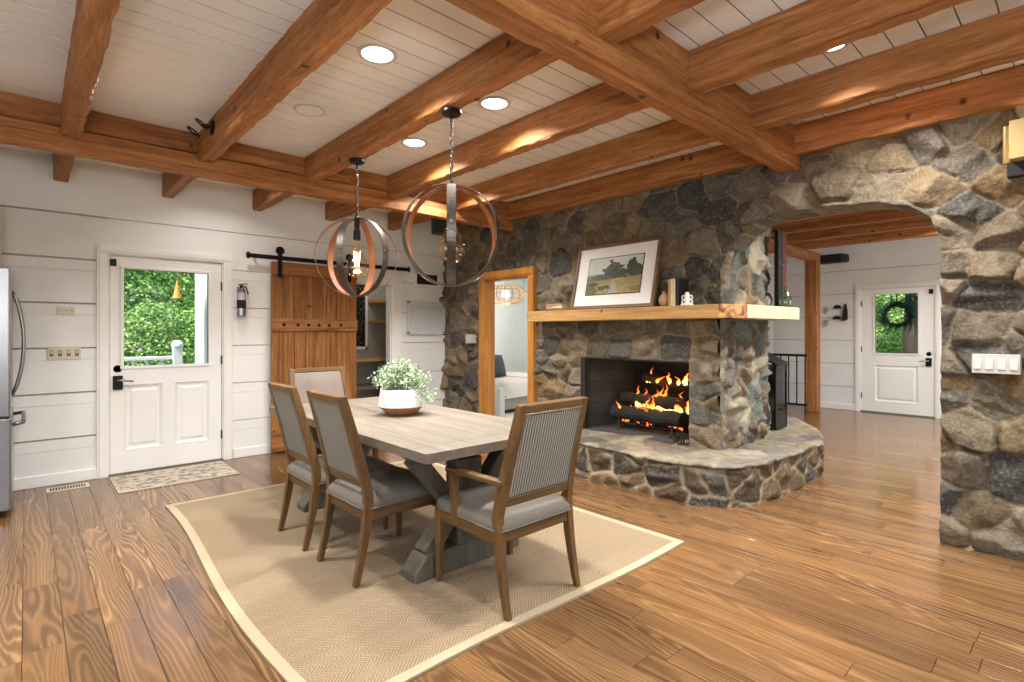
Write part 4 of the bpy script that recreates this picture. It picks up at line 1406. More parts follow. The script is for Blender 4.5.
# ------------------------------------------------------------------ pendants
def make_pendant(label, y, ring_deg):
    R = .300
    t = thing('orb_pendant', label, 'pendant lamp', (1.86, y, 1.895), 0, 'orb pendants over the dining table')
    for deg in ring_deg:
        mb = MB(); n = 72; bw = .025; th = .004
        Rz = Matrix.Rotation(math.radians(deg), 4, 'Z')
        rings = []
        for rr, yy in ((R, -bw), (R, bw), (R - th, bw), (R - th, -bw)):
            rings.append([Rz @ Vector((rr * math.cos(2 * PI * k / n), yy, rr * math.sin(2 * PI * k / n))) for k in range(n)])
        b = 0
        for r_ in rings: mb.v += [tuple(p) for p in r_]
        for i in range(4):
            i2 = (i + 1) % 4
            for k in range(n):
                k2 = (k + 1) % n
                mb.f.append((i * n + k, i * n + k2, i2 * n + k2, i2 * n + k)); mb.m.append(1 if i == 2 else 0)
        hp = mb.build('metal_hoop', [M['bronze'], M['rust']], t, smooth=False)
        rv = MB()
        for sgn in (-1, 1):
            for dz in (-.03, .03):
                for q in (1, -1):
                    p = Rz @ Vector((sgn * (R + .001), 0, dz)); rv.lathe([(.006, -.004), (.006, .004)], p, 8, M=Matrix.Rotation(math.radians(deg), 4, 'Z') @ Matrix.Rotation(PI / 2, 4, 'Y'))
                    break
        rv.build('rivets', M['steel'], hp)
    mb = MB(); mb.lathe([(.008, R + .03), (.012, R + .01), (.02, R - .004), (.02, R - .09), (.027, R - .10), (.027, R - .165), (.022, R - .17)], n=16); mb.build('socket', M['black'], t, smooth=False)
    z = R - .168
    mb = MB(); mb.lathe([(.018, z), (.019, z - .03), (.028, z - .07), (.064, z - .14), (.086, z - .20), (.08, z - .245), (.05, z - .28), (.004, z - .29)], n=24, cap0=False); mb.build('glass_bulb', M['bulb'], t, smooth=True)
    mb = MB(); pts = []
    for k in range(13):
        a = k * PI / 3 + .2; r = .016 + .010 * (k % 2); pts.append((r * math.cos(a), r * math.sin(a), z - .09 if k % 2 else z - .20))
    mb.tube(pts, .0022, 5); mb.build('filament', M['filament'], t)
    # chain, cord, canopy
    mb = MB(); zt = 2.622 - 1.895; z0 = R + .02; n = int((zt - z0) / .026)
    for k in range(n + 1):
        zc = z0 + .013 + (zt - z0 - .02) * k / n
        pts = []
        for q in range(10):
            a = 2 * PI * q / 10; px = .0105 * math.cos(a); pz = .019 * math.sin(a)
            pts.append((px, 0, zc + pz) if k % 2 else (0, px, zc + pz))
        mb.tube(pts, .0030, 5, closed=True)
    mb.build('chain', M['bronze'], t, smooth=True)
    mb = MB(); mb.tube([(.003, .002, z0), (.006, -.004, (z0 + zt) / 2), (.002, .003, zt)], .0028, 6); mb.build('cord', M['blackmatte'], t)
    mb = MB(); mb.lathe([(.060, .742), (.060, .728), (.05, .716), (.012, .712), (.01, .70)], n=24); mb.build('ceiling_canopy', M['black'], t)
    return t


make_pendant('open metal orb pendant with glowing bulb, hanging nearer the barn door', 3.777, (-26, 40, -73))
make_pendant('open metal orb pendant, larger in the picture, hanging nearer the stone fireplace', 2.56, (54, 118, 170))
for y in (3.777, 2.56):
    light('pendant_glow', 'POINT', (1.86, y, 1.86), 5, (1, .72, .4), shadow_soft_size=.03)

# ------------------------------------------------------------------ recessed lamps
DL = [(1.42, 2.64, 'recessed ceiling lamp between second and third joist'), (2.30, 2.68, 'recessed ceiling lamp right of the orb pendant chain, nearer the camera'), (2.30, 3.67, 'recessed ceiling lamp left of the near pendant chain, farther from the camera'), (3.16, .92, 'small bright recessed lamp between joists right of the big girder')]
for k, (x, y, lb) in enumerate(DL):
    t = thing('recessed_light', lb, 'ceiling lamp', (x, y, ZC), 0, 'recessed ceiling lamps')
    r = .085 if k < 3 else .055
    mb = MB(); mb.lathe([(r + .022, -.0005), (r + .02, -.006), (r, -.007), (r - .004, .0)], n=28, cap0=False, cap1=False); mb.build('trim_ring', M['whiteplastic'], t)
    mb = MB(); mb.lathe([(r - .002, -.003), (.001, -.003)], n=28, cap0=False, cap1=False); mb.build('lens', M['lens'], t)
DOWN = [(1.42, 2.64, 40, 135), (2.30, 2.68, 42, 135), (2.30, 3.67, 42, 135), (3.16, .92, 26, 110), (3.70, .78, 32, 140), (1.42, .4, 28, 135), (-.6, 2.6, 36, 135), (.55, 3.67, 32, 135), (3.05, -.8, 36, 135), (-.6, 4.0, 22, 135), (3.08, 4.25, 44, 140), (5.46, .75, 85, 150), (7.0, .9, 48, 140), (8.62, 1.3, 52, 140), (1.42, 5.4, 8, 140), (6.9, 7.3, 34, 170)]  # first four have fixtures; others unseen, some added to brighten hall and bedroom
for x, y, e, sd in DOWN:
    light('downlight', 'AREA', (x, y, ZC - .012), e, (1, .965, .915), (0, 0, 0), shape='DISK', size=.17, spread=math.radians(sd))
cs = thing('ceiling_speaker', 'round white flush ceiling speaker grille near the second joist', 'speaker', (1.437, 3.62, ZC))
mb = MB(); mb.lathe([(.105, -.0005), (.105, -.005), (.09, -.006)], n=32, cap0=False, cap1=False); mb.build('rim', M['whiteplastic'], cs)
mb = MB(); mb.lathe([(.09, -.004), (.001, -.004)], n=32, cap0=False, cap1=False); mb.build('grille', M['ceil'], cs)

# small black spotlight on the second joist
sl = thing('spotlight', 'small black two-ring spotlight fixed to the side of a hewn joist', 'lamp', (.972, 4.17, 2.765), 0)
mb = MB(); mb.lathe([(.055, 0), (.055, .012), (.04, .02)], n=20, M=Matrix.Rotation(-PI / 2, 4, 'Y')); mb.build('mount_plate', M['black'], sl)
mb = MB(); mb.tube([(-.015, 0, 0), (-.05, .01, .01), (-.075, .02, 0)], .008, 8); mb.build('arm', M['black'], sl, smooth=True)
axd = Vector((-.5, .55, -.67)).normalized(); q_ = axd.to_track_quat('Z', 'Y').to_matrix().to_4x4()
mb = MB(); mb.lathe([(.036, -.04), (.042, .0), (.044, .05), (.040, .052)], (-.085, .025, -.01), 18, M=q_, cap0=True, cap1=False); mb.build('glass_head', M['glass'], sl, smooth=True)
for dz in (-.03, .05):
    mb = MB(); mb.tube([Vector((-.085, .025, -.01)) + q_ @ Vector((.044 * math.cos(2 * PI * k / 20), .044 * math.sin(2 * PI * k / 20), dz)) for k in range(20)], .006, 6, closed=True); mb.build('ring', M['black'], sl, smooth=True)

# ------------------------------------------------------------------ mantel and what stands on it
mt = thing('mantel_shelf', 'thick pale timber mantel shelf wrapping the stone chimney corner', 'mantel', (0, 0, 0))
ZM0, ZM1 = 1.437, 1.548
mb = MB(); mb.prism([(4.03, 4.16), (4.015, 3.0), (4.03, 1.985), (4.31, 1.985), (4.31, 4.16)], ZM0, ZM1); mb.build('front_timber', M['mantel_y'], mt, bevel=.006)
mb = MB(); mb.prism([(4.031, 1.984), (4.10, 1.915), (4.265, 1.855), (4.265, 2.06), (4.309, 2.06), (4.309, 1.984)], ZM0, ZM1)
t = NT('burl_end_grain'); n_ = t.noise(t.coords((1, 1, 1), rnd=False), 11, 4, .5, 1.2)
burl = t.fin(t.ramp(n_, [(.36, srgb(116, 66, 34)), (.5, srgb(176, 120, 66)), (.62, srgb(214, 168, 108))]), .55)
mb.build('burl_corner', burl, mt, bevel=.004)
mb = MB(); mb.prism([(4.266, 1.855), (5.215, 1.795), (5.45, 2.05), (5.30, 2.12), (4.266, 2.08)], ZM0, ZM1)
pale = wood('pale_end_timber', srgb(206, 180, 140), srgb(238, 222, 190), 2, .6, 16, .2, 0, .15)
mb.build('side_timber', pale, mt, bevel=.006)


def artwork():
    root = thing('framed_picture', 'wide framed landscape picture with white mat leaning on the mantel', 'picture', (4.085, 3.09, ZM1 + .005))
    Wd, Hh = .965, .655
    Mx = Matrix.Rotation(math.radians(13), 4, 'Y')         # lean back towards +x
    mb = MB(); fw = .03; x0, x1 = -.012, .026
    for (a, b, c, d) in ((-Wd / 2, Wd / 2, 0, fw), (-Wd / 2, Wd / 2, Hh - fw, Hh), (-Wd / 2, -Wd / 2 + fw, fw, Hh - fw), (Wd / 2 - fw, Wd / 2, fw, Hh - fw)):
        mb.box(x0, x1, a, b, c, d, M=Mx)
    mb.build('frame', M['frame'], root, bevel=.003)
    mb = MB(); mb.box(.004, .02, -Wd / 2 + fw, Wd / 2 - fw, fw, Hh - fw, M=Mx); mb.build('mat_board', M['matboard'], root)
    # print, slim dark inner line and painted landscape
    aw, ah = .63, .365; z0 = .145
    mb = MB(); mb.box(.001, .004, -aw / 2 - .008, aw / 2 + .008, z0 - .008, z0 + ah + .008, M=Mx); mb.build('inner_fillet', M['blackmatte'], root)
    nu, nv = 150, 90
    u, v = np.meshgrid(np.linspace(0, 1, nu), np.linspace(0, 1, nv)); u = u.ravel(); v = v.ravel()
    pos = np.stack([np.full_like(u, 0.0), aw / 2 - u * aw, z0 + v * ah], 1)       # u runs to the right as seen from the room
    c = lambda *a: np.array(srgb(*a)[:3])
    col = c(168, 172, 164) * (1 - v[:, None]) + c(196, 200, 194) * v[:, None]
    col = col * (1 + (fbm(u * 4, v * 6, 3, 4) - .5)[:, None] * .35)
    hill = .50 + .06 * np.sin(u * 4 + .6) + .04 * (fbm(u * 6, v * 0, 5, 3) - .5)
    m = v < hill; col[m] = c(112, 122, 112)
    m = v < .44 + .05 * fbm(u * 9, v * 0, 9, 3); col[m] = c(96, 100, 78)
    n1 = .5 + (fbm(u * 14, v * 12, 21, 5) - .5) * 1.7
    def blob(cu, cv, ru, rv, colr, k=.55):
        d = ((u - cu) / ru) ** 2 + ((v - cv) / rv) ** 2 + (n1 - .5) * 1.6
        mm = d < 1; col[mm] = colr * (1 + (fbm(u[mm] * 30, v[mm] * 30, 33, 3) - .5)[:, None] * k * 2)
    blob(.46, .62, .16, .26, c(66, 72, 58)); blob(.57, .52, .2, .2, c(52, 58, 46)); blob(.82, .62, .16, .24, c(50, 54, 44)); blob(.95, .55, .12, .24, c(58, 60, 46)); blob(.3, .45, .2, .07, c(74, 80, 62))
    for cu in (.50, .80, .88):
        mm = (np.abs(u - cu) < .008) & (v < .5) & (v > .3); col[mm] = c(40, 36, 30)
    g = .34 + .1 * u + .05 * (n1 - .5); m = v < g
    gc = c(150, 134, 76) * (1 + (fbm(u * 16, v * 20, 44, 4) - .5)[:, None] * .9)
    col[m] = gc[m]
    blob(.08, .12, .2, .12, c(96, 98, 56)); blob(.3, .16, .14, .08, c(70, 74, 50)); blob(.12, .28, .12, .06, c(58, 64, 46))
    path_ = np.abs(u - (.5 + .18 * np.sin(v * 9) * (.35 - v))) < (.10 - v * .26); m = path_ & (v < .33); col[m] = (c(150, 156, 146) * (1 + (fbm(u * 12, v * 30, 8, 3) - .5)[:, None] * .4))[m]
    blob(.95, .1, .12, .07, c(120, 104, 66))
    P4 = np.array([list(Mx @ Vector(p)) for p in pos])
    P4[:, 0] -= .0005
    mesh_np('landscape_print', P4, grid_faces(nu, nv), np.clip(col, 0, 1), M['art'], root, attr='art', smooth=False)
    return root


artwork()


def book(name, lx, ly, lz, cover, loc, rz, label, group, flat):
    """closed book: x = thickness-or-depth per use; cover boards + page block"""
    t = thing(name, label, 'book', loc, rz, group)
    c = .0025
    if flat:   # lies on its side: lx deep, ly long, lz thick
        mb = MB(); mb.box(0, lx, 0, ly, 0, c); mb.box(0, lx, 0, ly, lz - c, lz); mb.box(0, c, 0, ly, c, lz - c); mb.build('cover', cover, t, bevel=.001)
        mb = MB(); mb.box(c, lx - .005, .004, ly - .004, c, lz - c); mb.build('page_block', M['paper'], t)
    else:      # stands: lx thick, ly deep, lz tall
        mb = MB(); mb.box(0, lx, 0, c, 0, lz); mb.box(0, lx, ly - c, ly, 0, lz); mb.box(0, c, c, ly - c, 0, lz); mb.build('cover', cover, t, bevel=.001)
        mb = MB(); mb.box(c, lx - .005, c, ly - c, .003, lz - .003); mb.build('page_block', M['paper'], t)
    return t


bt = plain('tan_cover', srgb(176, 142, 104), .7); bc = plain('cream_cover', srgb(222, 204, 170), .7); bb = plain('brown_cover', srgb(120, 84, 58), .6)
g_ = 'books lying flat on the mantel'
book('book', .14, .235, .024, bb, (4.065, 3.67, ZM1 + .001), .04, 'bottom brown book of the flat stack left of the picture', g_, True)
book('book', .135, .225, .026, bc, (4.07, 3.675, ZM1 + .0255), -.03, 'middle cream book of the flat stack left of the picture', g_, True)
book('book', .12, .19, .02, bt, (4.075, 3.695, ZM1 + .052), .10, 'top tan book of the flat stack left of the picture', g_, True)
g_ = 'books standing on the mantel'
# standing books: spines face the room (-x), covers face -y
book('book', .165, .020, .232, bt, (4.10, 2.452, ZM1 + .001), 0, 'tan upright book, leftmost of the standing books on the mantel', g_, False)
book('book', .165, .022, .236, bc, (4.10, 2.425, ZM1 + .001), 0, 'cream upright book between the other standing books on the mantel', g_, False)
book('book', .165, .020, .236, bc, (4.10, 2.402, ZM1 + .001), 0, 'cream upright book leaning against the black book on the mantel', g_, False)
book('book', .17, .03, .238, M['bookblack'], (4.10, 2.368, ZM1 + .001), 0, 'black upright book at the right end of the mantel books', g_, False)
jr = thing('small_jar', 'small round tan wooden bead jar between picture and books', 'jar', (4.14, 2.53, ZM1 + .001))
mb = MB(); mb.lathe([(.02, 0), (.04, .02), (.052, .055), (.04, .095), (.018, .112), (.016, .12)], n=20); mb.build('jar_body', bt, jr, smooth=True)
mb = MB(); mb.lathe([(.02, .12), (.014, .135), (.004, .14)], n=14); mb.build('lid', M['terracotta'], jr, smooth=True)
cd = thing('candle_holder', 'white sculptural candle holder with looped sides on the mantel', 'candle holder', (4.09, 2.285, ZM1 + .001), .0)
cd.scale = (.86, .86, .92)
mb = MB(); mb.box(-.03, .03, -.055, .055, 0, .015); mb.build('foot', M['ceramic'], cd, bevel=.004)
mb = MB(); mb.lathe([(.026, .015), (.024, .1), (.018, .104), (.018, .122), (.014, .122), (.014, .11)], n=20); mb.build('stem', M['ceramic'], cd, smooth=False)
for s_ in (-1, 1):
    for z_ in (.034, .074):
        mb = MB(); mb.tube([(0, s_ * (.038 + .017 * math.cos(2 * PI * k / 18)), z_ + .017 * math.sin(2 * PI * k / 18)) for k in range(18)], .0065, 8, closed=True); mb.build('loop', M['ceramic'], cd, smooth=True)
bo = thing('glass_bottle', 'green glass bottle at the right end of the mantel', 'bottle', (5.235, 1.925, ZM1 + .001))
mb = MB(); mb.lathe([(.05, 0), (.056, .01), (.056, .085), (.04, .125), (.018, .15), (.016, .19), (.02, .195), (.014, .196)], n=24, cap1=False); mb.build('bottle_body', M['bottle'], bo, smooth=True)
tf = thing('tall_frame', 'tall dark mahogany framed panel seen edge-on beside the chimney', 'frame', (5.225, 1.985, ZM1 + .001), 0)
mb = MB(); mb.box(.105, .195, -.004, .045, 0, .745); mb.build('frame', M['mahog'], tf, bevel=.003)
mb = MB(); mb.box(.0, .105, .0, .035, .0, .74); mb.build('shaded_side', plain('shade_black', srgb(11, 10, 10), .9), tf)  # side of the frame in shade, the shade put in as black
mb = MB(); mb.tube([(.0, -.002, .44), (.06, -.02, .40), (.12, -.02, .425), (.2, -.004, .47)], .003, 6); mb.build('hanging_wire', M['steel'], tf, smooth=True)

# black glass stove on the hearth beyond the chimney corner
sv = thing('black_stove', 'black glass-fronted stove standing on the hearth beside the chimney', 'stove', (5.60, 2.15, .335))
mb = MB()
mb.box(0, .30, 0, .30, 0, .02); mb.box(0, .02, 0, .02, .02, .655); mb.box(.28, .30, 0, .02, .02, .655); mb.box(0, .02, .28, .30, .02, .805); mb.box(.28, .3, .28, .3, .02, .805); mb.box(0, .3, 0, .02, .60, .62); mb.box(0, .3, .0, .02, .16, .18); mb.box(.0, .02, 0, .3, .16, .18)
mb.build('stove_frame', M['black'], sv, bevel=.003)
mb = MB(); mb.add([(-.02, -.02, .64), (.32, -.02, .64), (.32, .32, .82), (-.02, .32, .82), (-.02, -.02, .66), (.32, -.02, .66), (.32, .32, .84), (-.02, .32, .84)], [(0, 1, 2, 3), (4, 5, 6, 7), (0, 1, 5, 4), (1, 2, 6, 5), (2, 3, 7, 6), (3, 0, 4, 7)]); mb.build('sloping_lid', M['black'], sv, bevel=.004)
mb = MB(); mb.box(.02, .28, .008, .012, .18, .64); mb.box(.008, .012, .02, .28, .18, .66); mb.build('glass_panel', M['darkglass'], sv)
mb = MB(); mb.box(.02, .28, .005, .015, .02, .16); mb.box(.005, .015, .02, .28, .02, .16); mb.box(.02, .28, .27, .29, .02, .80); mb.box(.26, .285, .03, .28, .02, .6); mb.build('lower_panel', M['blackmatte'], sv)

# ------------------------------------------------------------------ switches, wall lamp
def switch_plate(label, loc, rz, w, h, n, mat, kind='switch'):
    t = thing('switch_plate', label, 'light switch', loc, rz)
    mb = MB(); mb.box(0, w, -.009, .0 if n > 4 or rz == 0 else .09, 0, h); mb.build('cover_plate', mat, t, bevel=.003)
    for k in range(n):
        cx = w * (k + .5) / n
        if kind == 'rocker':
            mb = MB(); mb.add([(cx - .017, -.009, .024), (cx + .017, -.009, .024), (cx + .017, -.009, h - .024), (cx - .017, -.009, h - .024), (cx - .017, -.017, .026), (cx + .017, -.017, .026), (cx + .017, -.011, h - .026), (cx - .017, -.011, h - .026)], [(4, 5, 6, 7), (0, 1, 5, 4), (1, 2, 6, 5), (2, 3, 7, 6), (3, 0, 4, 7)]); mb.build('rocker', mat, t)
        elif kind == 'toggle':
            mb = MB(); mb.box(cx - .012, cx + .012, -.0105, -.009, h * .28, h * .72); mb.build('toggle_slot', M['gap'], t)
            mb = MB(); mb.box(cx - .007, cx + .007, -.02, -.01, h * .45, h * .68); mb.build('toggle', mat, t, bevel=.002)
        else:
            mb = MB(); mb.lathe([(.005, 0), (.005, .002)], (cx, -.0105, h / 2), 10, M=Matrix.Rotation(PI / 2, 4, 'X')); mb.build('jack', M['gap'], t)
    return t


switch_plate('white four-gang rocker switch plate on the right stone pier', (4.182, .478, 1.082), -PI / 2, .21, .112, 4, M['whiteplastic'], 'rocker')
switch_plate('almond four-gang toggle switch plate left of the glazed door', (.135, YW, 1.082), 0, .228, .118, 4, M['almond'], 'toggle')
switch_plate('small almond jack plate above the four-gang switch plate', (.197, YW, 1.478), 0, .122, .07, 3, M['almond'], 'jack')
switch_plate('white two-gang switch plate on stone left of the bedroom doorway', (4.205, 5.47, 1.18), -PI / 2, .12, .115, 2, M['whiteplastic'], 'rocker')
sc = thing('wall_lamp', 'brass wall lamp with cream shade at the top of the stone pier', 'wall lamp', (4.22, .205, 2.29))
mb = MB(); mb.box(-.04, .05, -.16, .12, -.07, .012); mb.build('back_plate', M['blackmatte'], sc, bevel=.004)
mb = MB(); mb.box(-.115, -.02, -.17, .105, .015, .232); mb.build('shade', M['cream'], sc, bevel=.004)
for yy in (.122, -.187):
    mb = MB(); mb.tube([(-.03, yy, .01), (-.03, yy, .225)], .017, 14); mb.build('end_tube', M['brass'], sc, smooth=False)
light('wall_lamp_glow', 'POINT', (4.16, .2, 2.58), .7, (1, .84, .6), shadow_soft_size=.06)

# ------------------------------------------------------------------ things on the white wall
fe = thing('fire_extinguisher', 'small silver and black fire extinguisher hung right of the glazed door', 'extinguisher', (1.668, 6.02, 1.49))
mb = MB(); mb.lathe([(.035, 0), (.042, .006), (.043, .03), (.043, .25), (.034, .285), (.018, .298)], n=22); mb.build('cylinder', M['steel'], fe, smooth=False)
mb = MB(); mb.lathe([(.0436, .085), (.0436, .17)], n=22, cap0=False, cap1=False); mb.build('label_band', M['blackmatte'], fe)
mb = MB(); mb.lathe([(.0436, .175), (.0436, .245)], n=22, cap0=False, cap1=False); mb.build('white_band', M['whiteplastic'], fe)
mb = MB(); mb.lathe([(.016, .295), (.018, .325)], n=12); mb.bar((-.03, 0, .33), (.055, -.01, .345), .014, .01); mb.bar((-.01, 0, .318), (.05, -.01, .312), .014, .008); mb.build('valve_handle', M['black'], fe)
mb = MB(); mb.tube([(.015, -.005, .315), (.045, -.01, .30), (.06, -.012, .25), (.062, -.012, .23)], .007, 8); mb.build('hose', M['blackmatte'], fe, smooth=True)
mb = MB(); mb.box(-.03, .03, .04, .055, .0, .31); mb.build('wall_bracket', M['steel'], fe)

ca = thing('wall_calendar', 'clear acrylic month calendar board on standoffs beside the stone wall', 'calendar', (3.68, 6.035, 1.30))
mb = MB(); mb.box(0, .60, -.003, .003, 0, .44); mb.build('acrylic_sheet', M['acrylic'], ca)
mb = MB()
for r_ in range(6):
    mb.box(.03, .57, -.0036, -.003, .05 + r_ * .058, .0512 + r_ * .058)
for c_ in range(8):
    x = .03 + c_ * .54 / 7; mb.box(x, x + .0012, -.0036, -.003, .05, .34)
mb.build('grid_lines', plain('grid_grey', srgb(158, 160, 162), .7), ca)
mb = MB()
for r_ in range(5):
    for c_ in range(7):
        x = .03 + c_ * .54 / 7 + .012; z = .05 + r_ * .058 + .034
        mb.box(x, x + .008, -.0038, -.003, z, z + .010)
        if random.random() < .2: mb.box(x + .018, x + .045, -.0038, -.003, z - .018, z - .012)
for c_ in range(7): mb.box(.045 + c_ * .54 / 7, .085 + c_ * .54 / 7, -.0038, -.003, .352, .360)
mb.build('date_marks', plain('mark_grey', srgb(96, 98, 104), .7), ca)
for x in (.02, .58):
    for z in (.02, .42):
        mb = MB(); mb.lathe([(.011, -.012), (.011, .04)], (x, 0, z), 12, M=Matrix.Rotation(-PI / 2, 4, 'X')); mb.build('standoff', M['black'], ca)
ws = thing('framed_sign', 'small dark chalkboard in a white box frame above the calendar', 'sign', (3.79, 6.03, 1.925))
mb = MB(); mb.box(0, .39, .02, .045, 0, .19); mb.box(-.01, .40, -.03, .02, 0, .035); mb.box(0, .025, -.01, .02, .035, .19); mb.box(.365, .39, -.01, .02, .035, .19); mb.box(.0, .39, -.01, .02, .175, .19); mb.build('box_frame', M['doorpaint'], ws)
mb = MB(); mb.box(.025, .365, .012, .02, .035, .175); mb.build('chalkboard', M['blackmatte'], ws)
bs = thing('corner_speaker', 'black box speaker hung high behind the girder near the stone corner', 'speaker', (3.30, 4.86, 2.425))
mb = MB(); mb.prism([(0, 0), (.33, 0), (.33, .15), (.06, .15)], 0, .2); mb.build('cabinet', M['blackmatte'], bs, bevel=.012)
mb = MB(); mb.box(.015, .315, -.008, 0, .015, .185); mb.build('speaker_grille', plain('speaker_cloth', srgb(48, 50, 52), .6, 0, .1), bs, bevel=.003)
mb = MB(); mb.bar((.17, .1, .2), (.17, .1, .214), .06, .06, (0, 1, 0)); mb.build('wall_mount', M['black'], bs)

# ------------------------------------------------------------------ fridge at the left edge
fr = thing('fridge', 'stainless steel french door fridge at the left edge of the room', 'fridge', (-.92, 5.20, 0))
mb = MB(); mb.box(0, .76, 0, .85, .02, 1.78); mb.build('cabinet', plain('fridge_grey', srgb(92, 92, 94), .4, .5), fr, bevel=.005)
for y0, y1 in ((.003, .424), (.428, .847)):
    mb = MB(); mb.box(.765, .84, y0, y1, .72, 1.785); mb.build('door', M['steel'], fr, bevel=.012, seg=3)
mb = MB(); mb.box(.765, .845, .003, .847, .05, .71); dr = mb.build('drawer', M['steel'], fr, bevel=.012, seg=3)
for yy in (.385, .47):
    mb = MB(); pts = []; 
    for k in range(13):
        f = k / 12; pts.append((.84 + .068 * math.sin(PI * f) ** .7 if 0 < k < 12 else .84, yy, .84 + .80 * f))
    mb.tube(pts, .013, 10); mb.build('handle', M['steel'], fr, smooth=True)
mb = MB(); mb.tube([(.845, .09, .655), (.905, .10, .665), (.91, .42, .668), (.905, .75, .665), (.845, .76, .655)], .014, 10); mb.build('handle', M['steel'], dr, smooth=True)
sp_ = MB(); sp_.box(-.95, -.15, 5.165, 5.19, 0, 2.27); sp_.box(-.95, -.15, 5.19, 6.055, 1.82, 2.27); sp_.box(-.97, -.95, 5.165, 6.055, 0, 2.27)
tag(sp_.build('fridge_surround', M['doorpaint'], bevel=.003), 'white cupboard surround built round the fridge', 'cabinet')

# ------------------------------------------------------------------ hall
sp2 = thing('hall_speaker', 'black wedge speaker under the hall ceiling beside the timber post', 'speaker', (10.0, 2.78, 2.44))
mb = MB(); mb.prism([(0, 0), (0, .36), (.12, .40), (.25, .40), (.25, -.04), (.12, -.04)], .06, .2); mb.build('cabinet', M['blackmatte'], sp2, bevel=.03, seg=3)
mb = MB(); mb.bar((.2, .18, .13), (.3, .18, .13), .06, .05); mb.build('wall_mount', M['black'], sp2)
HW = 10.282
def hook_plate(y, z, label):
    t = thing('wall_hook', label, 'hook', (HW, y, z), 0, 'hooks beside the hall door')
    mb = MB(); n = 14; mb.prism([(.062 * math.cos(PI * k / n), .062 * math.sin(PI * k / n)) for k in range(n + 1)], 0, .02, M=Matrix.Rotation(-PI / 2, 4, 'Y') @ Matrix.Rotation(-PI / 2, 4, 'Z')); mb.build('half_round_plate', M['blackmatte'], t)
    mb = MB(); mb.tube([(-.02, 0, .02), (-.05, 0, .0), (-.045, 0, .03)], .007, 6); mb.build('hook', M['black'], t, smooth=True)
    return t
hook_plate(2.935, 1.73, 'upper black half-round wall hook left of the hall door')
hook_plate(2.94, 1.545, 'lower black half-round wall hook left of the hall door')
def twig(y, z, label):
    t = MB(); t.tube([(0, 0, -.1), (0, .01, 0), (0, -.01, .1)], .008, 6)
    for k, (dy, dz) in enumerate(((.06, .02), (-.06, .05), (.05, .08), (-.05, -.03), (.06, -.06))):
        t.tube([(0, 0, dz - .03), (0, dy, dz)], .006, 5); t.lathe([(.004, -.03), (.018, 0), (.004, .03)], (0, dy, dz + .01), 8, M=Matrix.Scale(.6, 4))
    o = t.build('metal_twig', M['black'], smooth=False); o.scale = (1, .6, .6); o.location = (HW - .012, y, z)
    return tag(o, label, 'wall ornament', 'twig ornaments beside the hall door')
twig(3.11, 1.70, 'upper dark metal twig ornament on the hall wall')
twig(3.11, 1.48, 'lower dark metal twig ornament on the hall wall')
lh = MB(); lh.prism([(-.05, -.14), (-.09, -.17), (-.02, -.17), (.05, -.15), (.055, .0), (.035, .13), (.02, .16), (-.01, .15), (-.03, .05)], 0, .04, M=Matrix.Rotation(-PI / 2, 4, 'Y') @ Matrix.Rotation(-PI / 2, 4, 'Z'))
o = lh.build('dog_leash', M['blackmatte'], bevel=.012); o.scale = (1, .8, .9); o.location = (HW - .005, 2.815, 1.67); tag(o, 'dark leather strap bundle hanging beside the hall door', 'strap')
rg = thing('stair_railing', 'black metal baluster railing behind the black stove', 'railing', (9.2, 3.06, 0))
mb = MB(); mb.box(0, .03, 0, .95, .93, .97); mb.box(0, .03, 0, .95, .14, .17); mb.build('rail', M['black'], rg)
for k in range(8):
    mb = MB(); mb.box(.007, .023, .02 + k * .125, .036 + k * .125, .0 if k in (0, 7) else .16, .94); mb.build('baluster', M['black'], rg)

# ------------------------------------------------------------------ bedroom
bed = thing('bed', 'bed with stone-coloured cover and grey base in the room behind', 'bed', (5.62, 6.3, .012), .12)
mb = MB(); mb.box(0, 2.1, 0, 1.7, .06, .29); mb.build('bed_base', M['bedbase'], bed, bevel=.02)
mb = MB()
rows = []
for i in range(15):
    for_ = []
    for j in range(15):
        u, v = i / 14, j / 14
        eu = 1 - abs(2 * u - 1) ** 8; ev = 1 - abs(2 * v - 1) ** 8
        for_.append((-.03 + 2.16 * u, -.03 + 1.76 * v, .25 + .27 * min(1, (eu * ev) ** .35 + .0)))
    rows.append(for_)
mb.sheet(rows); mb.build('bed_cover', M['bedding'], bed, smooth=True, sub=1)
mb = MB(); mb.tube([(.72, -.035, .26), (.72, -.01, .46), (.72, .1, .535), (.72, 1.6, .535)], .007, 6); mb.build('cover_seam', M['bedding'], bed, smooth=True)
for (x, y) in ((.06, .06), (2.02, .06), (.06, 1.6), (2.02, 1.6)):
    mb = MB(); mb.box(x, x + .05, y, y + .05, 0, .07); mb.build('leg', M['blackmatte'], bed)


def cushion(name, w, h, d, mat, loc, rot, label, group=None):
    mb = MB(); N = 10
    for s_ in (-1, 1):
        rows = []
        for i in range(N + 1):
            r_ = []
            for j in range(N + 1):
                u, v = 2 * i / N - 1, 2 * j / N - 1
                k = max(0, (1 - u ** 4) * (1 - v ** 4)) ** .5
                pin_ = 1 - .06 * (abs(u * v)) 
                r_.append((u * w / 2 * pin_, s_ * d / 2 * k, v * h / 2 * pin_ + h / 2))
            rows.append(r_)
        mb.sheet(rows)
    o = mb.build(name, mat, smooth=True); o.location = loc; o.rotation_euler = rot
    return tag(o, label, 'pillow', group)


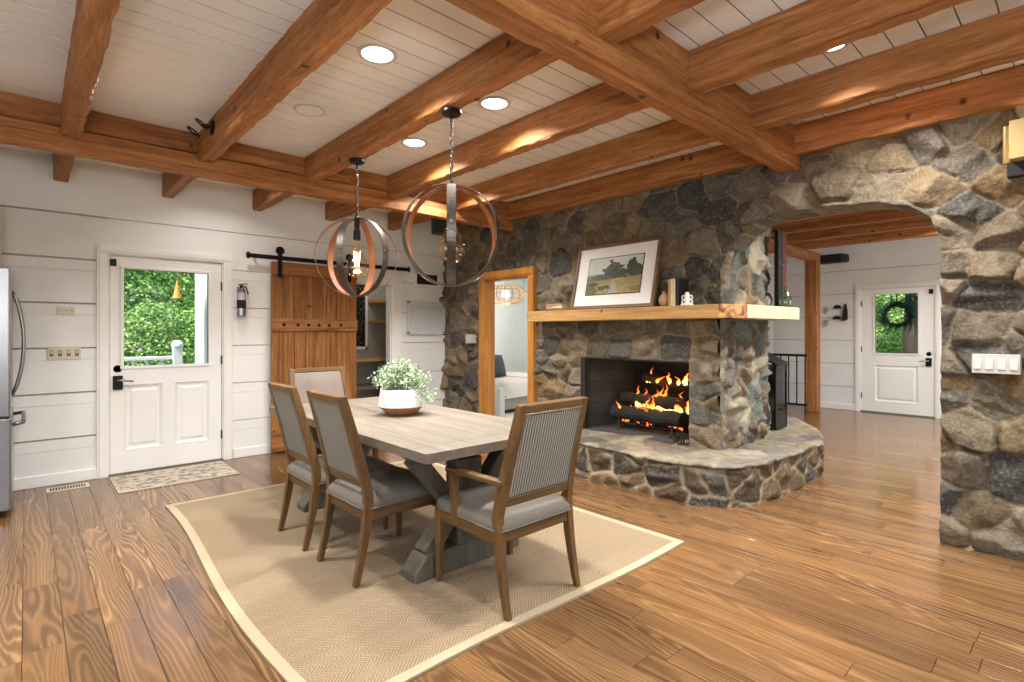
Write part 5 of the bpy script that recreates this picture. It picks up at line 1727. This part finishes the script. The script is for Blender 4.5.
cushion('throw_pillow', .52, .42, .16, M['pillow'], (5.98, 6.95, .535), (-.35, 0, -.1), 'charcoal throw pillow on the bed seen through the doorway')
ns = MB(); ns.box(5.36, 5.40, 6.05, 6.6, .012, .45); ns.box(5.30, 5.36, 6.05, 6.12, .012, .47)
tag(ns.build('bed_bench', M['doorpaint'], bevel=.004), 'pale upright bench end beside the bed, left in the doorway', 'bench')
rp = thing('rattan_pendant', 'wide rattan pendant lamp glowing in the bedroom', 'pendant lamp', (6.09, 6.8, 1.97))
mb = MB()
for k in range(16):
    a = 2 * PI * k / 16; pts = []
    for i in range(11):
        f = i / 10; an = -PI / 2 + PI * f; r = .10 + .25 * math.cos(an) ** .8 if 0 < i < 10 else .10
        pts.append((r * math.cos(a), r * math.sin(a), .155 * math.sin(an)))
    mb.tube(pts, .008, 5)
for z, r in ((-.15, .12), (-.08, .31), (0, .35), (.08, .31), (.15, .12)):
    mb.tube([(r * math.cos(2 * PI * k / 32), r * math.sin(2 * PI * k / 32), z) for k in range(32)], .006, 5, closed=True)
mb.build('woven_shade', M['rattan'], rp, smooth=True)
mb = MB(); mb.lathe([(.002, -.075), (.05, -.055), (.072, 0), (.05, .055), (.02, .075)], n=20); mb.build('glass_globe', M['globe'], rp, smooth=True)
mb = MB(); mb.tube([(0, 0, .07), (0, 0, ZC - 1.97)], .006, 6); mb.build('cord', M['rattan'], rp)
light('rattan_glow', 'POINT', (6.09, 6.8, 1.86), 8, (1, .85, .65), shadow_soft_size=.07)
mb = MB(); mb.box(8.17, 8.2, 8.12, 8.22, .012, 2.03); mb.box(8.17, 8.2, 7.1, 7.2, .012, 2.03); mb.box(8.17, 8.2, 7.1, 8.22, 2.03, 2.13); struct(mb.build('trim_7', M['trim_z'], bevel=.004))
mb = MB(); mb.box(8.19, 8.2, 7.2, 8.12, .012, 2.03); struct(mb.build('door_3', M['trim_z']))

# ------------------------------------------------------------------ garden
mb = MB(); mb.box(-25, 40, 6.25, 45, -.75, -.65); mb.box(10.5, 40, -25, 6.25, -.75, -.65); o = mb.build('lawn', M['grass']); struct(o); o.name = 'ground'
mb = MB()
for k in range(22): mb.box(-1.6 + 0, 1.6, 6.2 + k * .092, 6.2 + k * .092 + .086, -.06, -.03)
struct(mb.build('floor_porch', M['table_x']))
mb = MB()
mb.box(1.42, 1.52, 6.2, 6.86, -.3, 2.9)
for k in range(5): mb.box(1.402, 1.42, 6.24 + k * .135, 6.265 + k * .135, -.3, 2.9)
struct(mb.build('wall_porch', M['siding']))
pr = thing('porch_railing', 'white porch railing with a capped post outside the glazed door', 'railing', (0, 8.02, -.03))
mb = MB(); mb.box(-1.6, 1.40, -.03, .03, 1.0, 1.045); mb.box(-1.6, 1.40, -.02, .02, .12, .16); mb.build('rail', M['siding'], pr, bevel=.006)
for k in range(20):
    mb = MB(); mb.box(-1.5 + k * .145, -1.47 + k * .145, -.014, .014, .16, 1.0); mb.build('baluster', M['siding'], pr)
mb = MB(); mb.box(1.40, 1.50, -.05, .05, -.3, 1.16); mb.lathe([(.06, 1.16), (.07, 1.17), (.068, 1.2), (.05, 1.235), (.02, 1.25)], (1.45, 0, 0), 18); mb.build('post', M['siding'], pr, bevel=.003)
wc = thing('wind_chime', 'small orange bell hanging outside the glazed door', 'wind chime', (1.50, 8.3, 1.78))
mb = MB(); mb.lathe([(.05, 0), (.042, .04), (.02, .16), (.008, .24)], n=14); mb.build('orange_bell', M['orange'], wc)
mb = MB(); mb.tube([(0, 0, .24), (0, 0, 1.09)], .003, 5); mb.build('string', M['steel'], wc)


mb = MB(); mb.box(-1.6, 1.7, 8.2, 8.4, 2.86, 3.0); struct(mb.build('trim_8', M['siding']))


def leaf_mesh(n, R, seed, size, name, mat, lobes=14, needle=False, rz=1.0):
    rg = np.random.RandomState(seed)
    cs = rg.normal(0, 1, (lobes, 3)); cs /= np.linalg.norm(cs, axis=1)[:, None]; cs *= R * rg.uniform(.3, .85, (lobes, 1)); cs[:, 2] *= rz
    k = rg.randint(0, lobes, n)
    d = rg.normal(0, 1, (n, 3)); d /= np.linalg.norm(d, axis=1)[:, None]
    c = cs[k] + d * (R * .42 * rg.uniform(.25, 1, (n, 1)) ** .5)
    nr = d * .6 + rg.normal(0, .6, (n, 3)) + np.array([0, 0, .5]); nr /= np.linalg.norm(nr, axis=1)[:, None]
    a = rg.normal(0, 1, (n, 3)); u = np.cross(nr, a); u /= np.linalg.norm(u, axis=1)[:, None]; w = np.cross(nr, u)
    L = size * rg.uniform(.6, 1.2, (n, 1)); wd = L * (.16 if needle else .42)
    V = np.stack([c, c + u * L * .5 + w * wd, c + u * L, c + u * L * .5 - w * wd], 1).reshape(-1, 3)
    F = np.arange(n * 4).reshape(-1, 4)
    me = bpy.data.meshes.new(name)
    me.vertices.add(n * 4); me.vertices.foreach_set('co', V.astype(np.float32).ravel())
    me.loops.add(n * 4); me.loops.foreach_set('vertex_index', F.astype(np.int32).ravel())
    me.polygons.add(n); me.polygons.foreach_set('loop_start', np.arange(0, n * 4, 4, dtype=np.int32))
    me.update(calc_edges=True)
    at = me.attributes.new('leaf', 'FLOAT', 'POINT'); at.data.foreach_set('value', np.repeat(rg.uniform(0, 1, n), 4).astype(np.float32))
    me.materials.append(mat)
    return me


crowns = [leaf_mesh(15000, 1.5, 90 + k, .085, 'crown', M['leaf']) for k in range(2)]
ever = leaf_mesh(9000, 1.5, 97, .2, 'crown', M['needle'], 16, True)


def tree(x, y, z, s, me, label, trunk=.09, zs=1.0):
    t = thing('garden_tree', label, 'tree', (x, y, -.65), random.uniform(0, 6), 'trees outside')
    c = bpy.data.objects.new('crown', me); COL.objects.link(c); c.parent = t; c.location = (0, 0, z + .65); c.scale = (s, s, s * zs)
    mb = MB(); mb.tube([(0, 0, 0), (.04, .02, (z + .65) * .5), (0, 0, z + .65 + .4 * s)], [trunk * 1.3, trunk, trunk * .6], 9)
    mb.build('trunk', M['bark'], t, smooth=True)
    return t


tree(1.1, 10.6, .75, .72, crowns[0], 'sunlit leafy bush-like tree low behind the porch railing', .06)
tree(3.1, 12.0, .9, .78, crowns[1], 'leafy green tree at lower right outside the glazed door', .06)
tree(1.4, 13.5, 2.6, .95, crowns[1], 'tall leafy tree filling the left of the glazed door', .1)
tree(3.7, 15.7, 2.6, 1.05, crowns[0], 'tall leafy tree filling the right of the glazed door', .1)
tree(3.0, 21.0, 3.0, 2.2, crowns[1], 'broad tree farther back behind the porch railing', .12)
tree(14.8, 3.15, .7, .62, crowns[0], 'low sunlit shrub below the wreath outside the hall door', .05)
tree(13.0, 2.38, 2.8, .55, ever, 'dark evergreen trunk and boughs right of the wreath outside the hall door', .13)
tree(16.6, 4.4, 2.0, .95, crowns[1], 'leafy tree left of the wreath outside the hall door', .07)
tree(22.4, 4.8, 2.8, 1.8, crowns[0], 'broad tree farthest back outside the hall door', .15)

wr = thing('wreath', 'dark green spiky wreath hung on the outside of the hall door window', 'wreath', (10.42, 2.12, 1.60))
mb = MB(); rnd = random.Random(4)
for k in range(620):
    a = rnd.uniform(0, 2 * PI); r = .155 + rnd.gauss(0, .012); c = Vector((rnd.uniform(-.02, .03), r * math.cos(a), r * math.sin(a)))
    d = (Vector((rnd.uniform(-.5, .8), math.cos(a + .9), math.sin(a + .9))) + Vector((0, rnd.gauss(0, .5), rnd.gauss(0, .5)))).normalized() * rnd.uniform(.1, .26)
    w_ = d.orthogonal().normalized() * .007
    mb.add([c - w_, c + w_, c + d], [(0, 1, 2)])
mb.build('needles', M['needle'], wr, fix=False)
mb = MB(); mb.tube([(.005, .155 * math.cos(2 * PI * k / 24), .155 * math.sin(2 * PI * k / 24)) for k in range(24)], .016, 7, closed=True); mb.build('vine_ring', M['bark'], wr, smooth=True)
mb = MB(); mb.tube([(.0, 0, .16), (-.0, 0, .43)], .008, 6); mb.build('ribbon', M['blackmatte'], wr)
